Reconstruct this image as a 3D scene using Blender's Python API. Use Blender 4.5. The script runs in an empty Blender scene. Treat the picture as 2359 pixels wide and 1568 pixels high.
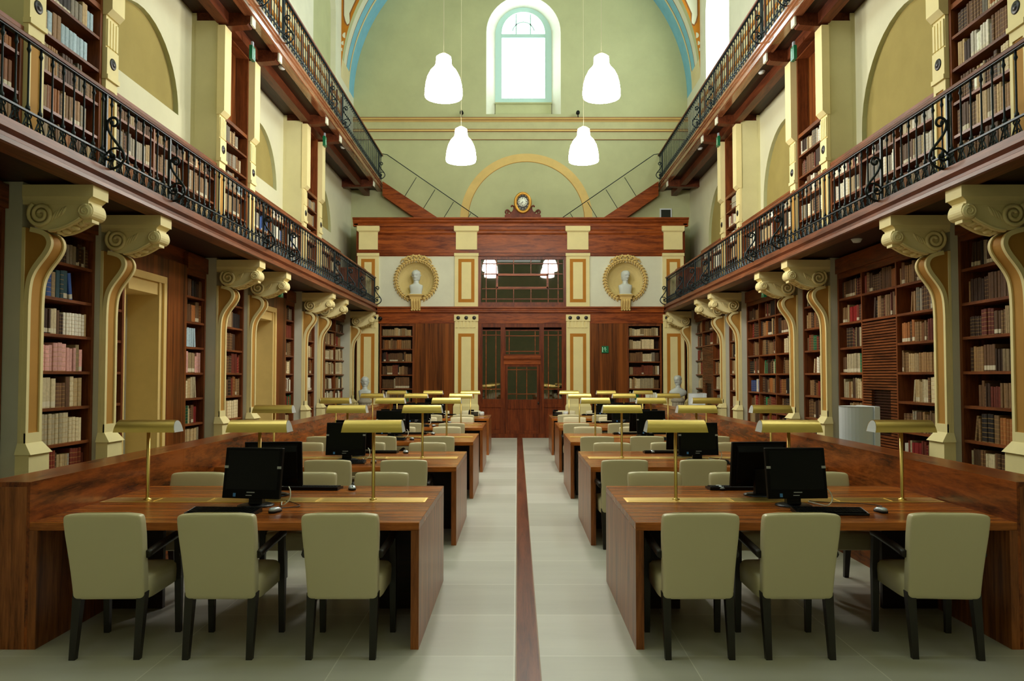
import bpy, bmesh, math, random
from mathutils import Vector, Matrix
PI = math.pi
XC = .09                      # the hall's centre line
S = bpy.context.scene
COL = S.collection
RND = random.Random(21)

def lin(c):
    out = []
    for x in c[:3]:
        x = x/255.
        out.append(x/12.92 if x <= .04045 else ((x+.055)/1.055)**2.4)
    return (out[0], out[1], out[2], 1.)

# ------------------------------------------------------------------ materials
def new_mat(name):
    m = bpy.data.materials.new(name); m.use_nodes = True
    nt = m.node_tree; b = nt.nodes['Principled BSDF']
    return m, nt, b
def N(nt, typ, **kw):
    n = nt.nodes.new(typ)
    for k, v in kw.items():
        if k in n.inputs: n.inputs[k].default_value = v
        else: setattr(n, k, v)
    return n
def ramp(nt, fac, stops):
    r = nt.nodes.new('ShaderNodeValToRGB'); cr = r.color_ramp
    while len(cr.elements) < len(stops): cr.elements.new(.5)
    for e, (p, c) in zip(cr.elements, stops): e.position = p; e.color = c
    nt.links.new(fac, r.inputs['Fac']); return r.outputs['Color']
def flat(name, c, rough=.5, metal=0., spec=.5, emit=None, strength=0):
    m, nt, b = new_mat(name)
    b.inputs['Base Color'].default_value = lin(c); b.inputs['Roughness'].default_value = rough
    b.inputs['Metallic'].default_value = metal; b.inputs['Specular IOR Level'].default_value = spec
    if emit: b.inputs['Emission Color'].default_value = lin(emit); b.inputs['Emission Strength'].default_value = strength
    return m
def wood(name, dark, light, rough=.35, scale=(1, 1, 1), freq=1., spec=.28, bump=.0):
    m, nt, b = new_mat(name); L = nt.links.new
    tc = N(nt, 'ShaderNodeTexCoord'); mp = N(nt, 'ShaderNodeMapping'); mp.inputs['Scale'].default_value = scale
    L(tc.outputs['Object'], mp.inputs['Vector'])
    n1 = N(nt, 'ShaderNodeTexNoise', Scale=2.2*freq, Detail=5., Roughness=.62, Distortion=.9); L(mp.outputs['Vector'], n1.inputs['Vector'])
    n2 = N(nt, 'ShaderNodeTexNoise', Scale=14.*freq, Detail=6., Roughness=.7, Distortion=.3); L(mp.outputs['Vector'], n2.inputs['Vector'])
    mx = N(nt, 'ShaderNodeMath', operation='MULTIPLY_ADD'); mx.inputs[1].default_value = .35
    L(n2.outputs['Fac'], mx.inputs[0]); 
    mu = N(nt, 'ShaderNodeMath', operation='MULTIPLY'); mu.inputs[1].default_value = .65
    L(n1.outputs['Fac'], mu.inputs[0]); L(mu.outputs[0], mx.inputs[2])
    d, l = lin(dark), lin(light); mid = tuple((a+c)/2 for a, c in zip(d, l))
    L(ramp(nt, mx.outputs[0], [(.39, d), (.5, mid), (.61, l)]), b.inputs['Base Color'])
    b.inputs['Roughness'].default_value = rough; b.inputs['Specular IOR Level'].default_value = spec
    return m
def plaster(name, c, var=.10, scale=1.2, rough=.85):
    m, nt, b = new_mat(name); L = nt.links.new
    g = N(nt, 'ShaderNodeNewGeometry')
    n = N(nt, 'ShaderNodeTexNoise', Scale=scale, Detail=7., Roughness=.65); L(g.outputs['Position'], n.inputs['Vector'])
    a = lin(c); d = tuple(x*(1-var) for x in a[:3])+(1,); e = tuple(min(1, x*(1+var*.6)) for x in a[:3])+(1,)
    L(ramp(nt, n.outputs['Fac'], [(.3, d), (.7, e)]), b.inputs['Base Color'])
    b.inputs['Roughness'].default_value = rough; b.inputs['Specular IOR Level'].default_value = .2
    return m
def book_mat(name, use_object):
    m, nt, b = new_mat(name); L = nt.links.new
    if use_object:
        oi = N(nt, 'ShaderNodeObjectInfo'); col, alp = oi.outputs['Color'], oi.outputs['Alpha']
    else:
        at = N(nt, 'ShaderNodeAttribute', attribute_name='Col'); col, alp = at.outputs['Color'], at.outputs['Alpha']
    uv = N(nt, 'ShaderNodeUVMap', uv_map='UVMap'); sp = N(nt, 'ShaderNodeSeparateXYZ'); L(uv.outputs['UV'], sp.inputs[0])
    def M(op, a, c=None, d=None):
        n = N(nt, 'ShaderNodeMath', operation=op)
        for i, x in enumerate((a, c, d)):
            if x is None: continue
            if isinstance(x, (int, float)): n.inputs[i].default_value = x
            else: L(x, n.inputs[i])
        return n.outputs[0]
    v = sp.outputs['Y']; onspine = M('LESS_THAN', sp.outputs['X'], .5)
    # raised bands in a gilt tone on some, a paper label at the foot of others
    fr = M('FRACT', M('MULTIPLY', v, 6.)); band = M('MULTIPLY', M('LESS_THAN', fr, .14), M('GREATER_THAN', alp, .3))
    band = M('MULTIPLY', band, M('LESS_THAN', alp, .7)); band = M('MULTIPLY', band, onspine)
    lab = M('MULTIPLY', M('GREATER_THAN', alp, .7), M('LESS_THAN', M('ABSOLUTE', M('SUBTRACT', v, .13)), .085)); lab = M('MULTIPLY', lab, onspine)
    g = N(nt, 'ShaderNodeNewGeometry'); no = N(nt, 'ShaderNodeTexNoise', Scale=38., Detail=4.); L(g.outputs['Position'], no.inputs['Vector'])
    k = M('MULTIPLY_ADD', no.outputs['Fac'], .7, .65)
    mul = N(nt, 'ShaderNodeMix', data_type='RGBA', blend_type='MULTIPLY'); mul.inputs['Factor'].default_value = 1.
    L(col, mul.inputs['A']); L(k, mul.inputs['B'])
    m1 = N(nt, 'ShaderNodeMix', data_type='RGBA'); L(M('MULTIPLY', band, .55), m1.inputs['Factor']); L(mul.outputs['Result'], m1.inputs['A']); m1.inputs['B'].default_value = lin((176, 138, 74))
    m2 = N(nt, 'ShaderNodeMix', data_type='RGBA'); L(M('MULTIPLY', lab, .9), m2.inputs['Factor']); L(m1.outputs['Result'], m2.inputs['A']); m2.inputs['B'].default_value = lin((214, 203, 174))
    L(m2.outputs['Result'], b.inputs['Base Color']); b.inputs['Roughness'].default_value = .62; b.inputs['Specular IOR Level'].default_value = .3
    return m

M_ = {}
def mats():
    M = M_
    M['desk'] = wood('desk cherry veneer', (98, 46, 12), (190, 108, 42), .24, (.35, 5., 5.), 1., .28)
    M['desk_v'] = wood('upright cherry veneer', (104, 54, 20), (182, 108, 56), .28, (5., 5., .35), 1., .28)
    M['desk_y'] = wood('lengthwise cherry veneer', (74, 32, 9), (164, 84, 30), .26, (5., .45, 3.), 1., .28)
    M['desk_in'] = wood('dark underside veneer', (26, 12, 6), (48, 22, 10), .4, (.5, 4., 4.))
    M['case'] = wood('bookcase cherry', (86, 42, 18), (140, 76, 38), .38, (4, .5, 4))
    M['case_v'] = wood('bookcase cherry upright', (86, 42, 18), (138, 74, 36), .38, (5, 5, .4))
    M['case_dark'] = wood('bookcase back panel', (40, 17, 8), (66, 30, 14), .5, (4, 4, .6))
    M['veneer'] = wood('figured walnut veneer', (52, 22, 8), (146, 80, 32), .3, (3.4, 3.4, .10), .6)
    M['screen'] = wood('red brown joinery', (98, 38, 10), (168, 84, 32), .35, (.5, 4, 4))
    M['screen_v'] = wood('red brown joinery upright', (80, 30, 10), (132, 60, 22), .35, (5, 5, .4))
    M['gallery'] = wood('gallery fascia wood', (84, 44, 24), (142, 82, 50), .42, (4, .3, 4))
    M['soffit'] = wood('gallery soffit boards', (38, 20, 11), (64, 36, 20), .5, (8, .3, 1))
    M['beam'] = wood('soffit beam wood', (66, 28, 13), (108, 54, 27), .45, (4, .4, 4))
    M['cream'] = plaster('cream plaster', (226, 214, 168), .07, 2.)
    M['pil'] = plaster('cream painted pilaster', (238, 223, 164), .05, 3., .6)
    M['ochre'] = plaster('ochre paint', (188, 124, 44), .08, 3., .7)
    M['ochre_soft'] = plaster('muted ochre paint', (182, 134, 62), .08, 3., .7)
    M['grey'] = plaster('pale grey plaster', (206, 204, 184), .05, 2.)
    M['white'] = plaster('off white plaster', (226, 226, 204), .06, 2.)
    M['wall'] = plaster('yellow plaster wall', (190, 193, 149), .10, .9)
    M['mid'] = plaster('pale middle tier plaster', (216, 213, 180), .06, 1.2)
    M['pier'] = plaster('yellowish pier plaster', (216, 209, 160), .08, 1.2)
    M['olive'] = plaster('olive yellow niche paint', (160, 144, 84), .10, 1.5)
    M['blue'] = plaster('sky blue paint', (134, 196, 220), .10, 3.)
    M['orange'] = plaster('orange ochre paint', (196, 126, 40), .12, 4.)
    M['brown'] = flat('brown paint line', (140, 88, 44), .8)
    M['sage'] = plaster('sage paint', (192, 190, 146), .08, 3.)
    M['arch'] = plaster('buff paint', (222, 192, 122), .08, 3.)
    M['niche'] = plaster('warm buff niche', (222, 202, 140), .05, 4.)
    M['marble'] = flat('white marble', (206, 212, 206), .45)
    M['stone'] = plaster('weathered stone', (170, 160, 140), .2, 30.)
    M['iron'] = flat('blackened iron', (34, 44, 48), .42, .55)
    M['brass'] = flat('brushed brass', (232, 202, 120), .33, 1.)
    M['brass2'] = flat('brass plate', (226, 192, 108), .45, 1.)
    M['enamel'] = flat('white enamel', (222, 228, 232), .35)
    M['leather'] = flat('cream leatherette', (216, 205, 166), .42)
    M['ebony'] = flat('dark stained wood', (30, 24, 20), .4)
    M['black'] = flat('black plastic', (9, 9, 10), .35, spec=.3)
    M['blackm'] = flat('black matt plastic', (7, 7, 8), .6, spec=.15)
    M['glossb'] = flat('dark screen', (4, 4, 5), .2, spec=.2)
    M['silver'] = flat('silver plastic', (188, 198, 208), .3, .3)
    M['cable'] = flat('black cable', (14, 14, 16), .5)
    M['cablew'] = flat('white cable', (220, 218, 200), .5)
    M['stick'] = flat('pale sticker', (176, 182, 184), .6)
    M['stickb'] = flat('blue sticker', (72, 140, 214), .5)
    M['whitep'] = flat('white plastic', (216, 222, 224), .45)
    M['gold'] = flat('gilt wood', (196, 146, 62), .38, .75)
    M['clockwood'] = wood('clock wood', (82, 34, 18), (120, 54, 30), .3, (3, 3, 3))
    M['dial'] = flat('clock dial', (226, 232, 214), .5)
    M['paper'] = flat('page edges', (196, 180, 144), .8)
    M['bookobj'] = book_mat('book cloth and leather', True)
    M['bookall'] = book_mat('book cloth and leather shelf', False)
    M['exit'] = flat('green exit sign', (8, 92, 56), .3, emit=(20, 190, 110), strength=.04)
    M['exitw'] = flat('white pictogram', (190, 240, 210), .4, emit=(180, 240, 210), strength=.06)
    M['pic'] = flat('dark picture', (26, 34, 24), .4)
    M['shade'] = flat('opal glass shade', (250, 246, 232), .4, emit=(255, 250, 238), strength=40.)
    M['shade_far'] = flat('opal glass shade, brighter bulb', (250, 246, 232), .4, emit=(255, 250, 238), strength=82.)  # far pair's emission raised above the nearer pair, added to brighten the end screen
    M['gallery_gloss'] = wood('polished upper fascia wood', (98, 54, 32), (160, 102, 68), .12, (4, .3, 4), 1., .7)
    M['cord'] = flat('pale flex', (196, 188, 150), .6)
    M['sky'] = flat('bright sky behind glass', (255, 255, 255), .9, emit=(230, 246, 254), strength=7.)
    M['fill_back'] = flat('glow of added back pane', (255, 255, 255), .9, emit=(240, 244, 240), strength=1.2)  # fill emission for the added pane behind the camera
    M['sash'] = flat('pale blue painted sash', (190, 226, 222), .5)
    M['edging'] = flat('dull edging', (142, 104, 66), .5)
    M['inlay'] = wood('floor inlay wood', (84, 40, 24), (134, 72, 46), .3, (6, .35, 1))
    # dark glazing: reflects the hall, lets a little of the passage through
    m, nt, b = new_mat('dark glazing'); L = nt.links.new
    tr = N(nt, 'ShaderNodeBsdfTransparent'); tr.inputs['Color'].default_value = (.62, .56, .48, 1)
    gl = N(nt, 'ShaderNodeBsdfGlossy'); gl.inputs['Roughness'].default_value = .02
    fr = N(nt, 'ShaderNodeFresnel'); fr.inputs['IOR'].default_value = 2.2
    mx = N(nt, 'ShaderNodeMixShader'); L(fr.outputs[0], mx.inputs[0]); L(tr.outputs[0], mx.inputs[1]); L(gl.outputs[0], mx.inputs[2])
    L(mx.outputs[0], nt.nodes['Material Output'].inputs['Surface']); M['glass'] = m
    # stone floor slabs
    m, nt, b = new_mat('limestone floor slabs'); L = nt.links.new
    g = N(nt, 'ShaderNodeNewGeometry'); mp = N(nt, 'ShaderNodeMapping'); mp.inputs['Location'].default_value = (.02, .1, 0)
    L(g.outputs['Position'], mp.inputs['Vector'])
    br = N(nt, 'ShaderNodeTexBrick', offset=.0, Scale=1.); br.inputs['Brick Width'].default_value = 1.05; br.inputs['Row Height'].default_value = .8
    br.inputs['Mortar Size'].default_value = .004; br.inputs['Mortar Smooth'].default_value = .3
    br.inputs['Color1'].default_value = lin((188, 186, 174)); br.inputs['Color2'].default_value = lin((208, 206, 196)); br.inputs['Mortar'].default_value = lin((232, 230, 220))
    L(mp.outputs['Vector'], br.inputs['Vector'])
    st = N(nt, 'ShaderNodeMapping'); st.inputs['Scale'].default_value = (.35, 2.2, 1); L(g.outputs['Position'], st.inputs['Vector'])
    n1 = N(nt, 'ShaderNodeTexNoise', Scale=1.3, Detail=8., Roughness=.65); L(st.outputs['Vector'], n1.inputs['Vector'])
    k = N(nt, 'ShaderNodeMath', operation='MULTIPLY_ADD'); k.inputs[1].default_value = .36; k.inputs[2].default_value = .80; L(n1.outputs['Fac'], k.inputs[0])
    mu = N(nt, 'ShaderNodeMix', data_type='RGBA', blend_type='MULTIPLY'); mu.inputs['Factor'].default_value = 1.
    L(br.outputs['Color'], mu.inputs['A']); L(k.outputs[0], mu.inputs['B']); L(mu.outputs['Result'], b.inputs['Base Color'])
    b.inputs['Roughness'].default_value = .42; b.inputs['Specular IOR Level'].default_value = .4
    M['floor'] = m
mats()

# ------------------------------------------------------------------ mesh builder
class MB:
    def __init__(s, xf=None): s.v = []; s.f = []; s.m = []; s.s = []; s.xf = xf
    def add(s, vs, fs, mat=0, smooth=False):
        o = len(s.v)
        s.v += [tuple(s.xf(p)) if s.xf else tuple(p) for p in vs]
        for f in fs: s.f.append(tuple(o+i for i in f)); s.m.append(mat); s.s.append(smooth)
    def box(s, x0, x1, y0, y1, z0, z1, mat=0):
        s.add([(x0, y0, z0), (x1, y0, z0), (x1, y1, z0), (x0, y1, z0), (x0, y0, z1), (x1, y0, z1), (x1, y1, z1), (x0, y1, z1)],
              [(0, 3, 2, 1), (4, 5, 6, 7), (0, 1, 5, 4), (1, 2, 6, 5), (2, 3, 7, 6), (3, 0, 4, 7)], mat)
    def frustum(s, b, t, z0, z1, mat=0):          # b, t = (x0,x1,y0,y1)
        s.add([(b[0], b[2], z0), (b[1], b[2], z0), (b[1], b[3], z0), (b[0], b[3], z0), (t[0], t[2], z1), (t[1], t[2], z1), (t[1], t[3], z1), (t[0], t[3], z1)],
              [(0, 3, 2, 1), (4, 5, 6, 7), (0, 1, 5, 4), (1, 2, 6, 5), (2, 3, 7, 6), (3, 0, 4, 7)], mat)
    def prism(s, pts, axis, a, b, mat=0, smooth=False):
        def P(p, t): return (t, p[0], p[1]) if axis == 'x' else (p[0], t, p[1]) if axis == 'y' else (p[0], p[1], t)
        n = len(pts); vs = [P(p, a) for p in pts]+[P(p, b) for p in pts]
        s.add(vs, [tuple(range(n)), tuple(range(2*n-1, n-1, -1))], mat)
        o = len(s.v)-2*n
        for i in range(n):
            j = (i+1) % n; s.f.append((o+i, o+j, o+n+j, o+n+i)); s.m.append(mat); s.s.append(smooth)
    def strip(s, path, t, axis, a, b, mat=0):      # a band of thickness t along a 2D path, extruded along axis
        off = []
        for i, p in enumerate(path):
            q0 = path[max(0, i-1)]; q1 = path[min(len(path)-1, i+1)]
            dx, dz = q1[0]-q0[0], q1[1]-q0[1]; l = math.hypot(dx, dz) or 1
            off.append((p[0]-dz/l*t, p[1]+dx/l*t))
        s.prism(list(path)+off[::-1], axis, a, b, mat, False)
    def tube(s, path, r, n=6, mat=0, closed=False, caps=True):
        P = [Vector(p) for p in path]; k = len(P); rs = r if isinstance(r, (list, tuple)) else [r]*k
        vs = []; up = None
        for i in range(k):
            t = (P[(i+1) % k]-P[i-1]) if closed else (P[min(k-1, i+1)]-P[max(0, i-1)])
            t.normalize()
            if up is None:
                up = Vector((0, 0, 1)) if abs(t.z) < .9 else Vector((1, 0, 0))
            up = (up-t*up.dot(t));
            if up.length < 1e-6: up = t.orthogonal()
            up.normalize(); sd = t.cross(up)
            for j in range(n):
                a = 2*PI*j/n; vs.append(P[i]+(up*math.cos(a)+sd*math.sin(a))*rs[i])
        fs = []
        for i in range(k if closed else k-1):
            for j in range(n):
                a = i*n+j; b = i*n+(j+1) % n; c = ((i+1) % k)*n+(j+1) % n; d = ((i+1) % k)*n+j
                fs.append((a, b, c, d))
        s.add(vs, fs, mat, n > 4)
        if not closed and caps:
            o = len(s.v)-k*n
            s.f.append(tuple(o+i for i in range(n-1, -1, -1))); s.m.append(mat); s.s.append(False)
            s.f.append(tuple(o+(k-1)*n+i for i in range(n))); s.m.append(mat); s.s.append(False)
    def lathe(s, prof, c, n=12, mat=0, axis='z', smooth=True):
        vs = []; k = len(prof)
        for (r, h) in prof:
            for j in range(n):
                a = 2*PI*j/n; x, y = r*math.cos(a), r*math.sin(a)
                vs.append((c[0]+x, c[1]+y, c[2]+h) if axis == 'z' else (c[0]+x, c[1]+h, c[2]+y) if axis == 'y' else (c[0]+h, c[1]+x, c[2]+y))
        fs = [(i*n+j, i*n+(j+1) % n, (i+1)*n+(j+1) % n, (i+1)*n+j) for i in range(k-1) for j in range(n)]
        s.add(vs, fs, mat, smooth)
        o = len(s.v)-k*n
        if prof[0][0] > 1e-5: s.f.append(tuple(o+i for i in range(n-1, -1, -1))); s.m.append(mat); s.s.append(False)
        if prof[-1][0] > 1e-5: s.f.append(tuple(o+(k-1)*n+i for i in range(n))); s.m.append(mat); s.s.append(False)
    def ell(s, c, r, nu=10, nv=6, mat=0, rot=None):
        vs = []; 
        for i in range(nv+1):
            t = PI*i/nv
            for j in range(nu):
                a = 2*PI*j/nu; p = Vector((r[0]*math.sin(t)*math.cos(a), r[1]*math.sin(t)*math.sin(a), r[2]*math.cos(t)))
                if rot: p = rot @ p
                vs.append((c[0]+p.x, c[1]+p.y, c[2]+p.z))
        s.add(vs, [(i*nu+j, (i+1)*nu+j, (i+1)*nu+(j+1) % nu, i*nu+(j+1) % nu) for i in range(nv) for j in range(nu)], mat, True)
    def loft(s, rings, mat=0, smooth=True, cap=True):
        n = len(rings[0]); vs = [p for r in rings for p in r]
        s.add(vs, [(i*n+j, i*n+(j+1) % n, (i+1)*n+(j+1) % n, (i+1)*n+j) for i in range(len(rings)-1) for j in range(n)], mat, smooth)
        if cap:
            o = len(s.v)-len(vs)
            s.f.append(tuple(o+i for i in range(n-1, -1, -1))); s.m.append(mat); s.s.append(False)
            s.f.append(tuple(o+len(vs)-n+i for i in range(n))); s.m.append(mat); s.s.append(False)
    def holed(s, rect, holes, axis, t, mat=0):
        """flat rectangle (a0,a1,b0,b1) pierced by holes (lists of 2D points), in the plane axis = t"""
        a0, a1, b0, b1 = rect
        bm = bmesh.new(); edges = []
        for loop in [[(a0, b0), (a1, b0), (a1, b1), (a0, b1)]]+holes:
            q = [bm.verts.new((x, y, 0)) for x, y in loop]
            edges += [bm.edges.new((q[i], q[(i+1) % len(q)])) for i in range(len(q))]
        bmesh.ops.triangle_fill(bm, use_beauty=True, use_dissolve=False, edges=edges)
        bm.verts.index_update()
        def P(p): return (t, p.x, p.y) if axis == 'x' else (p.x, t, p.y) if axis == 'y' else (p.x, p.y, t)
        s.add([P(v.co) for v in bm.verts], [tuple(v.index for v in f.verts) for f in bm.faces], mat)
        bm.free()
    def mesh(s, name, mats, off=(0, 0, 0), bevel=0, seg=2, clean=True):
        me = bpy.data.meshes.new(name)
        me.from_pydata([(p[0]-off[0], p[1]-off[1], p[2]-off[2]) for p in s.v], [], s.f)
        for m in mats: me.materials.append(M_[m] if isinstance(m, str) else m)
        me.polygons.foreach_set('material_index', s.m); me.polygons.foreach_set('use_smooth', s.s)
        if clean:
            bm = bmesh.new(); bm.from_mesh(me)
            if bevel:
                bmesh.ops.remove_doubles(bm, verts=bm.verts, dist=1e-5)
                es = [e for e in bm.edges if len(e.link_faces) == 2 and e.calc_face_angle(0) > .6]
                bmesh.ops.bevel(bm, geom=es, offset=bevel, segments=seg, profile=.5, affect='EDGES', clamp_overlap=True)
            bmesh.ops.recalc_face_normals(bm, faces=bm.faces)
            bm.to_mesh(me); bm.free()
        me.update(); return me
    def obj(s, name, mats, parent=None, bevel=0, seg=2, loc=None, **props):
        off = (0, 0, 0)
        if parent is not None: off = world_loc(parent)
        elif loc is not None: off = loc
        me = s.mesh(name, mats if isinstance(mats, (list, tuple)) else [mats], off, bevel, seg)
        o = bpy.data.objects.new(name, me); COL.objects.link(o)
        if parent is not None: o.parent = parent
        elif loc is not None: o.location = loc
        for k, v in props.items(): o[k] = v
        return o
def world_loc(o):
    l = Vector((0, 0, 0))
    while o is not None: l = l+o.location; o = o.parent
    return l
def thing(name, label, cat, loc=(0, 0, 0), group=None):
    o = bpy.data.objects.new(name, None); COL.objects.link(o); o.location = loc; o.empty_display_size = .1
    o['label'] = label; o['category'] = cat
    if group: o['group'] = group
    return o
def tag(o, label, cat, group=None):
    o['label'] = label; o['category'] = cat
    if group: o['group'] = group
    return o
def struct(o): o['kind'] = 'structure'; return o
def dup(root, loc, rz=0, label=None, group=None):
    r = root.copy(); COL.objects.link(r); r.location = loc; r.rotation_euler = (0, 0, rz)
    if label: r['label'] = label
    if group: r['group'] = group
    for ch in list(root.children):
        c = ch.copy(); COL.objects.link(c); c.parent = r
        for g in list(ch.children):
            d = g.copy(); COL.objects.link(d); d.parent = c
    return r
def side(s): return lambda p: (XC+s*p[0], p[1], p[2])
SN = {-1: 'left', 1: 'right'}
ORD = ['first', 'second', 'third', 'fourth', 'fifth', 'sixth', 'seventh', 'eighth', 'ninth', 'tenth']
def ordn(i): return ORD[i] if i < 10 else '%d%s' % (i+1, {1: 'st', 2: 'nd', 3: 'rd'}.get((i+1) % 10, 'th') if (i+1) % 100 not in (11, 12, 13) else 'th')
def arc(cx, cz, r, a0, a1, n): return [(cx+r*math.cos(a0+(a1-a0)*i/n), cz+r*math.sin(a0+(a1-a0)*i/n)) for i in range(n+1)]

# key dimensions (metres; Y runs away from the camera, d = distance from the hall's centre line)
YE = 22.75; YS = 21.135; YB = -4.0
DW = 4.62; DL = 3.95; DU = 4.09; DR = 5.05; DUW = 5.0
ZG = 3.65; ZU = 7.43
BR = [7.10, 8.43, 11.64, 12.98, 16.22, 17.48, 20.86]      # bracket / pilaster centres
WIDE = [(2.6+1.2, 6.98), (8.55, 11.52), (13.10, 16.10), (17.60, 20.85)]
NARROW = [(7.22, 8.31), (11.76, 12.86), (16.34, 17.36)]
ZL = [.28, .645, 1.01, 1.375, 1.74, 2.11, 2.475, 2.84]; ZLT = 3.2
ZM = [3.93, 4.29, 4.65, 5.02, 5.38]; ZMT = 5.74
# ================================================================== the setting
b = MB(); b.box(-5.7, 5.9, YB, YE+.8, -.12, 0); struct(b.obj('floor', 'floor'))
b = MB(); b.box(-.004, .128, 1.0, YS-.05, 0, .004); struct(b.obj('floor_inlay_strip', 'inlay'))
b = MB()
for x in (-.011, .128): b.box(x, x+.007, 1.0, YS-.05, 0, .006)
struct(b.obj('trim_inlay_edging', 'edging'))

LUN = [(5.4, 1.07), (10.04, 1.07), (14.62, 1.07), (19.23, 1.07)]; LZ = 5.50
CLER = [19.33, 14.7, 10.1, 5.5]; CW = 1.13; CZ0 = 9.55; CZ1 = 11.35
def arched(cy, w, z0, zs, n=14): return [(cy-w, z0), (cy+w, z0)]+arc(cy, zs, w, 0, PI, n)
for s in (-1, 1):
    f = side(s); b = MB(f)
    b.box(5.15, 5.75, YB, YE, 0, 3.47, 0)
    b.box(5.42, 5.75, YB, YE, 3.47, ZU, 1)
    holes = []
    for cy, r in LUN:
        if s < 0: holes.append(arc(cy, LZ, r, 0, PI, 20))
        else: holes.append([(cy-1.30, 4.85), (cy+1.30, 4.85)]+arc(cy, 5.33, 1.30, 0, PI, 20))
    b.holed((YB, YE, 3.47, ZU), holes, 'x', DR, 6)
    for h in holes:                                  # lunette reveal and olive-painted back
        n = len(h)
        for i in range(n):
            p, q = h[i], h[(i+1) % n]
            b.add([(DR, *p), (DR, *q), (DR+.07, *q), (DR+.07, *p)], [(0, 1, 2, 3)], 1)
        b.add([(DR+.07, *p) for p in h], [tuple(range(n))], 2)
    b.box(DR-.03, 5.15, YB, YE, 3.47, 3.66, 1)
    ho = [arched(c, CW, CZ0, CZ1) for c in CLER]
    b.holed((YB, YE, ZU, 12.9), ho, 'x', DUW, 3)
    for k, h in enumerate(ho):
        blind = s < 0 and k == 0; dep = 5.14 if blind else 5.34
        n = len(h)
        for i in range(n):
            p, q = h[i], h[(i+1) % n]
            b.add([(DUW, *p), (DUW, *q), (dep, *q), (dep, *p)], [(0, 1, 2, 3)], 3)
        if blind: b.add([(dep, *p) for p in h], [tuple(range(n))], 5)
    b.add([(DUW, YB, ZU-.1), (DUW, YE, ZU-.1), (DUW+.2, YE, ZU-.1), (DUW+.2, YB, ZU-.1)], [(0, 1, 2, 3)], 1)
    b.box(5.55, 5.75, YB, YE, ZU, 12.9, 3)
    # plaster piers behind the brackets
    for y in BR: b.box(DW+.0, 5.15, y-.12, y+.12 if y < 20 else YS, 0, 3.47, 0)
    b.box(DW, 5.15, YB, 2.4, 0, 3.47, 0)
    # piers of the middle tier
    for (a, c) in ((7.10, 8.43), (11.64, 12.98), (16.22, 17.48)):
        b.box(4.98, DR+.02, a-.115, c+.115, 3.66, 7.22, 7)
        b.box(DW+.03, 4.99, a-.118, a-.09, 3.67, 7.10, 7); b.box(DW+.03, 4.99, c+.09, c+.118, 3.67, 7.10, 7)
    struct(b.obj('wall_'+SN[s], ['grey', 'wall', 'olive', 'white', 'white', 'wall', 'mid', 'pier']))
    k = 0
    for c in CLER:
        if s < 0 and c == CLER[0]: continue
        k += 1
        t = MB(f); h = arched(c, CW, CZ0, CZ1); t.add([(5.33, *p) for p in h], [tuple(range(len(h)))], 0)
        o = struct(t.obj('window_clerestory_%s_%d' % (SN[s], k), 'sky'))
# end wall with its arched window
CX = .182; OW = 1.118; IW = .85
b = MB()
ho = [(CX-OW, 9.53), (CX+OW, 9.53)]+arc(CX, 12.01, OW, 0, PI, 24)
hi = [(CX-IW, 9.53), (CX+IW, 9.53)]+arc(CX, 12.15, IW, 0, PI, 24)
b.holed((-5.1, 5.3, 0, 15.2), [ho], 'y', YE, 0)
n = len(ho)
for i in range(n):
    p, q, r_, t_ = ho[i], ho[(i+1) % n], hi[(i+1) % n], hi[i]
    b.add([(p[0], YE, p[1]), (q[0], YE, q[1]), (r_[0], YE+.5, r_[1]), (t_[0], YE+.5, t_[1])], [(0, 1, 2, 3)], 1)
b.box(CX-IW, CX+IW, YE+.42, YE+.5, 9.53, 9.98, 0); b.box(CX-IW-.02, CX+IW+.02, YE+.36, YE+.5, 9.98, 10.02, 0)
struct(b.obj('wall_end', ['wall', 'white']))
b = MB(); b.add([(p[0], YE+.6, p[1]) for p in hi], [tuple(range(n))], 0); struct(b.obj('window_1_pane', 'sky'))
w = MB()
gw = .66
w.holed((CX-IW-.05, CX+IW+.05, 9.98, 13.05), [[(CX-gw, 10.18), (CX+gw, 10.18)]+arc(CX, 12.2, gw, 0, PI, 20)], 'y', YE+.47, 0)
w.box(CX-gw, CX+gw, YE+.45, YE+.5, 12.05, 12.17)
for x in (-.22, .22): w.box(CX+x-.02, CX+x+.02, YE+.46, YE+.5, 12.17, 12.8)
w.strip(arc(CX, 12.2, .36, .2, PI-.2, 12), .035, 'y', YE+.46, YE+.5)
struct(w.obj('window_1', 'sash'))
# mouldings and the painted arch on the end wall
b = MB()
b.box(-4.95, 5.1, YE-.025, YE, 8.75, 9.40, 0)
b.prism([(YE, 9.40), (YE-.10, 9.40), (YE-.10, 9.365), (YE-.06, 9.335), (YE-.06, 9.31), (YE-.03, 9.28), (YE, 9.28)], 'x', -4.95, 5.1, 1)
b.box(-4.95, 5.1, YE-.105, YE, 9.385, 9.405, 2); b.box(-4.95, 5.1, YE-.066, YE, 9.318, 9.335, 2)
b.box(-4.95, 5.1, YE-.05, YE, 8.99, 9.06, 1); b.box(-4.95, 5.1, YE-.056, YE, 9.045, 9.062, 2); b.box(-4.95, 5.1, YE-.056, YE, 8.985, 8.998, 2)
b.box(-4.95, 5.1, YE-.03, YE, 8.745, 8.757, 2)
struct(b.obj('trim_end_wall', ['sage', 'arch', 'brown']))
b = MB(); b.strip(arc(.265, 6.36, 1.975, PI+.25, -.25, 48), -.235, 'y', YE-.006, YE, 0)
b.strip(arc(.265, 6.36, 1.740, PI+.25, -.25, 48), -.016, 'y', YE-.009, YE, 1)
struct(b.obj('trim_painted_arch', ['arch', 'ochre_soft']))
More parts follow.
